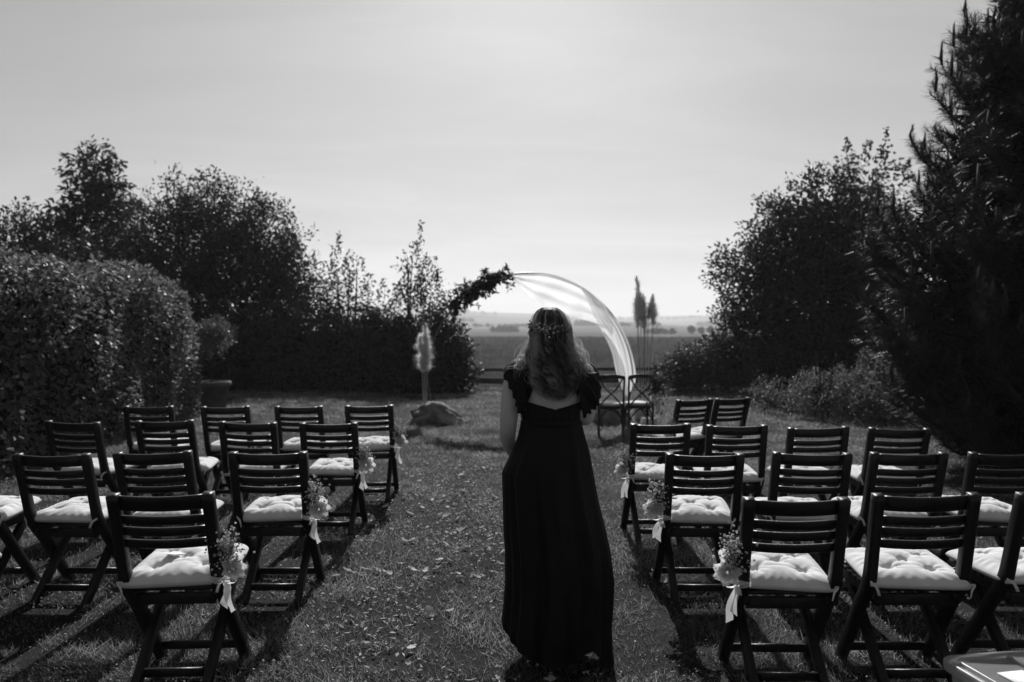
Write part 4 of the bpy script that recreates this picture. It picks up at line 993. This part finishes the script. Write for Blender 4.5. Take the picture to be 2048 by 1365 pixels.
    x = xc + rx * np.cos(TT); y = yc + yy; z = ZZ + 0
    V = np.stack([x, y, z], -1).reshape(-1, 3); F = grid_faces(nz_, nth, True)
    cen = V[F].mean(1); cx_, cy_, cz_ = cen.T
    lo = np.interp(cx_, [-.104, .02, .142], [1.246, 1.214, 1.246]); xl = np.interp(cz_, [1.25, 1.37, 1.44], [-.104, -.062, -.05]); xr = np.interp(cz_, [1.25, 1.37, 1.44], [.135, .075, .05])
    hole = (cy_ < 0) & (cz_ > lo) & (cx_ > xl) & (cx_ < xr)
    hole |= (cy_ > 0) & (cz_ > np.interp(np.abs(cx_), [0, .05, .09], [1.30, 1.34, 1.44])) & (np.abs(cx_) < .09)
    hole |= (np.abs(cx_) > .128) & (cz_ > 1.25) & (cz_ < 1.40) & (np.abs(cy_) < .055)
    mb = MB(); mb.add(V, None, F[~hole]); dress = mb.build('dress', 'dress', t, True)
    mb = MB(); rg = []
    for z_, r_ in ((1.158, .0), (1.152, .006), (1.140, .007), (1.130, .004)):
        rg.append(np.stack([np.interp(z_, TZ, TC) + (np.interp(z_, TZ, TRX) + .008 + r_) * np.cos(th), np.interp(z_, TZ, TY) + (np.interp(z_, TZ, TRY) + .008 + r_) * np.sin(th) * np.where(np.sin(th) < 0, .94, 1), np.full(nth, z_)], 1))
    loft(mb, rg, False); mb.build('waistband', 'dress', dress, True)
    # ---- skirt
    K = np.array([[845, 1041, 1163], [870, 1036, 1169], [900, 1025, 1178], [945, 1004, 1186], [1000, 1006, 1196], [1060, 1008, 1211], [1100, 1011, 1220], [1165, 1012, 1229], [1220, 1008, 1227], [1250, 1005, 1224], [1300, 1006, 1226], [1330, 1008, 1230]], float)
    kz = 1.58 - (K[:, 0] - 660) / 423.6; kl = (K[:, 1] - 1100) / 423.6; kr = (K[:, 2] - 1100) / 423.6
    m = 90; s = np.linspace(0, 1, m); th = np.linspace(0, 2 * np.pi, 260, endpoint=False); S, T_ = np.meshgrid(s, th, indexing='ij')
    # hem height by angle: right corner low, notch right of centre, left side lifted
    hang = np.interp(th, np.radians([0, 20, 60, 120, 160, 180, 205, 235, 262, 285, 303, 318, 335, 360]), [.03, .06, .10, .10, .14, .19, .15, .095, .065, .085, .13, .07, .008, .03])
    top = 1.142; Zs = top + (hang[None] - top) * S
    def ip(v): return np.interp(Zs, kz[::-1], v[::-1])
    xl, xr = ip(kl), ip(kr); cx2 = (xl + xr) / 2; rx2 = (xr - xl) / 2
    ry2 = np.interp(Zs, [0, .2, .5, .8, 1.0, 1.142], [.27, .27, .235, .19, .15, .102])
    am = np.interp(S, [0, .15, .5, 1], [.014, .03, .065, .11])
    fold = np.cos(9 * T_ + 1.3 + 1.1 * S) + .7 * np.cos(14 * T_ + .5 - 1.6 * S) + .5 * np.cos(23 * T_ + 2 * S + 2)
    edge = np.abs(np.cos(T_)) ** 6
    rm = 1 + am * fold * (1 - .75 * edge) * .62 - am * .35 * (1 - edge)
    yb = np.sin(T_); x = cx2 + rx2 * np.cos(T_) * rm; y = .02 * S + ry2 * yb * rm * np.where(yb < 0, .95, 1)
    z = Zs + .006 * fold * (S > .97)
    z = np.maximum(z, .006)
    mb = MB(); mb.add(np.stack([x, y, z], -1).reshape(-1, 3), None, grid_faces(m, 260, True)); mb.build('skirt', 'dress', dress, True)
    # ---- flutter sleeves
    def sleeve(arm, hem, seed):
        r = np.random.default_rng(seed); m_, n_ = 60, 14; A_ = bez(arm, m_); H_ = bez(hem, m_); V = []
        for i in range(m_):
            u = i / (m_ - 1); tn = nrm(H_[min(i + 1, m_ - 1)] - H_[max(i - 1, 0)]); dn = nrm(H_[i] - A_[i]); nn_ = np.cross(tn, dn)
            for j in range(n_):
                v = j / (n_ - 1); p = A_[i] * (1 - v) + H_[i] * v
                p = p + nn_ * v * (.008 * math.sin(u * 31 + seed) + .004 * math.sin(u * 67)) + dn * v * v * .006 * math.sin(u * 61 + seed) + np.array([0, 0, .024 * math.sin(v * math.pi)]); V.append(p)
        mb = MB(); mb.add(V, None, grid_faces(m_, n_)); mb.build('sleeve', 'dress', dress, True)
    sleeve([(-.10, .085, 1.36), (-.115, .055, 1.425), (-.120, 0, 1.443), (-.120, -.055, 1.425), (-.125, -.085, 1.36), (-.115, -.10, 1.28), (-.11, -.095, 1.20)],
           [(-.16, .10, 1.30), (-.205, .065, 1.36), (-.222, 0, 1.385), (-.212, -.06, 1.352), (-.178, -.085, 1.285), (-.160, -.095, 1.225), (-.138, -.10, 1.175)], 3)
    sleeve([(.10, .085, 1.36), (.115, .055, 1.425), (.120, 0, 1.443), (.120, -.055, 1.425), (.125, -.085, 1.36), (.13, -.095, 1.28), (.135, -.09, 1.20)],
           [(.17, .10, 1.28), (.215, .065, 1.34), (.232, 0, 1.365), (.234, -.055, 1.30), (.224, -.075, 1.235), (.190, -.085, 1.205), (.150, -.095, 1.175)], 5)
    # ---- hair: inner shell, locks of strands, fly-aways
    HZ = [1.25, 1.27, 1.30, 1.34, 1.38, 1.42, 1.46, 1.50, 1.54, 1.58, 1.62, 1.65, 1.672, 1.684, 1.69]
    HW = [.040, .056, .074, .090, .104, .112, .108, .097, .089, .086, .083, .073, .057, .040, .022]
    HC = [.012, .018, .022, .025, .027, .026, .020, .012, .005, .002, .0, -.002, -.004, -.004, -.004]
    HY = [-.120, -.132, -.140, -.145, -.146, -.142, -.136, -.130, -.122, -.114, -.103, -.090, -.070, -.046, -.020]   # back surface
    HF = [-.075, -.07, -.055, -.045, -.03, -.01, .02, .03, .025, .018, .012, .012, .012, .012, .012]                          # front limit at the sides
    def hp(phi, z, rho=1.0):
        w = np.interp(z, HZ, HW); c = np.interp(z, HZ, HC); yb_ = np.interp(z, HZ, HY); yf = np.interp(z, HZ, HF)
        return np.stack([c + rho * w * np.sin(phi), yf + (yb_ - yf) * np.cos(phi) * rho, z], -1)
    mb = MB(); rg = []; 
    for z_ in np.linspace(1.315, 1.688, 40):
        ph = np.linspace(-1, 1, 40) * R(np.interp(z_, [1.58, 1.63, 1.67], [95, 125, 178])); p = hp(ph, np.full(40, z_), .90 if z_ < 1.66 else .93); rg.append(p)
    mb.add(np.array(rg).reshape(-1, 3), None, grid_faces(40, 40)); hair = mb.build('hair', 'scalp_hair', t, True)
    HM = [MB(), MB(), MB()]; hm = HM[1]; nl = 170; per = 22; seg_ = 24; tt = np.linspace(0, 1, seg_)
    def strand(phi0, ztop, zbot, rho, amp, frq, phs, spread, wd, drift, hm=HM[1]):
        z_ = ztop + (zbot - ztop) * tt; phi = phi0 + drift * tt ** 1.5
        P = hp(phi, z_, rho); gr = np.clip((tt - .15) / .6, 0, 1.25)
        P[:, 0] += amp * gr * np.sin(frq * tt * 6.28 + phs) + spread[0] * gr; P[:, 1] += -amp * .8 * gr * np.cos(frq * tt * 6.28 + phs) + spread[1] * gr
        P[:, 2] += amp * .35 * gr * np.sin(frq * tt * 6.28 * 1.0 + phs + 1)
        tg = nrm(np.gradient(P, axis=0)); sd = nrm(np.cross(tg, rng.normal(size=3))) * (wd * np.interp(tt, [0, .1, .85, 1], [.7, 1, 1, .25]))[:, None]
        hm.add(np.stack([P - sd, P + sd], 1).reshape(-1, 3), None, grid_faces(seg_, 2))
    for i in range(nl):
        u = rng.uniform(-1, 1); phi0 = R(92) * np.sign(u) * abs(u) ** .9; zt = rng.uniform(1.50, 1.682) if i % 3 else rng.uniform(1.60, 1.682)
        zb = rng.uniform(1.255, 1.40) + .05 * (abs(phi0) > 1.0) * rng.random(); amp = rng.uniform(.010, .026); frq = rng.uniform(1.8, 3.8); hk = HM[rng.choice(3, p=[.42, .36, .22])]; phs = rng.uniform(0, 6.28); rho = rng.uniform(.86, 1.05); dr = rng.normal() * .12
        sp0 = rng.normal(size=2) * .008
        for k in range(per):
            strand(phi0 + rng.normal() * .032, min(1.686, zt + rng.normal() * .01), zb + rng.normal() * .012, rho + rng.normal() * .022, amp * rng.uniform(.8, 1.2), frq, phs + rng.normal() * .16, sp0 + rng.normal(size=2) * .0026, .0008, dr + rng.normal() * .02, hk)
    for i in range(420):  # side fly-aways, all in the pale tone that paints the backlight
        strand(R(rng.choice([-1, 1]) * rng.uniform(35, 100)), rng.uniform(1.5, 1.68), rng.uniform(1.30, 1.48), rng.uniform(1.02, 1.20), rng.uniform(.01, .03), rng.uniform(.8, 2), rng.uniform(0, 6.28), rng.normal(size=2) * .012, .0006, rng.normal() * .2, HM[2])
    # side curls lying on the shoulders
    cm_ = HM[2]
    for sx_, n_ in ((-1, 90), (1, 60)):
        for i in range(n_):
            b = hp(np.array([sx_ * 1.35]), np.array([rng.uniform(1.47, 1.56)]))[0]; e = np.array([sx_ * rng.uniform(.12, .175), rng.uniform(-.10, -.05), rng.uniform(1.385, 1.425)])
            P = bez([b, (b + e) / 2 + [sx_ * rng.uniform(.0, .03), 0, .0], e, e + rng.normal(size=3) * .018 + [0, 0, -.015]], 14) + np.stack([.006 * np.sin(np.linspace(0, 9, 14) + i), .006 * np.cos(np.linspace(0, 9, 14) + i), np.zeros(14)], 1)
            sd = nrm(np.cross(np.gradient(P, axis=0), rng.normal(size=3))) * .0007; cm_.add(np.stack([P - sd, P + sd], 1).reshape(-1, 3), None, grid_faces(14, 2))
    
    for q, nm in zip(HM, ('hair_dark', 'hair_mid', 'hair_pale_backlit')): tag(q.build('hair_strands', nm, hair), kind='stuff')
    # ---- flower wreath round the back of the head
    wr = MB(); wl = MB(); wt = MB(); ph = np.linspace(-R(92), R(92), 40); base = hp(ph, 1.610 - .028 * np.cos(ph), 1.05); tube(wt, base, .006, 5)
    n = 170; k = rng.uniform(-1, 1, n); p = hp(R(88) * k, 1.612 - .028 * np.cos(k) + rng.normal(size=n) * .012, 1.10 + rng.normal(size=n) * .025); sel = rng.random(n) < np.where(k < 0, .9, .55)
    balls(wr, p[sel], rng.uniform(.0035, .0075, sel.sum()))
    n = 260; k = rng.uniform(-1, 1, n); p = hp(R(90) * k, 1.606 - .03 * np.cos(k) + rng.normal(size=n) * .013, 1.06 + rng.random(n) * .04)
    leaves(wl, p, rdir(n) + [0, -.3, -.2], rdir(n) + [0, -1, .3], rng.uniform(.016, .030, n), rng.uniform(.006, .011, n))
    w0 = wt.build('flower_wreath', 'stem', t); wr.build('wreath_blooms', 'gyp', w0); wl.build('wreath_leaves', 'olive_leaf', w0)
woman()

# ------------------------------------------------------------------ haze: pale even air round the whole scene
def haze():
    m = bpy.data.materials.new('haze'); m.use_nodes = True; n = m.node_tree.nodes; l = m.node_tree.links
    for x in list(n): n.remove(x)
    o = n.new('ShaderNodeOutputMaterial'); v = n.new('ShaderNodeVolumePrincipled')
    v.inputs['Color'].default_value = (.95, .95, .95, 1); v.inputs['Density'].default_value = .00042; v.inputs['Anisotropy'].default_value = .25
    l.new(v.outputs[0], o.inputs['Volume'])
    mb = MB(); box(mb, (0, 3000, 64), (21000, 16000, 144)); h = mb.build('haze', m); tag(h, kind='stuff'); h['label'] = 'thin pale haze over the far fields'; h['category'] = 'haze'
haze()
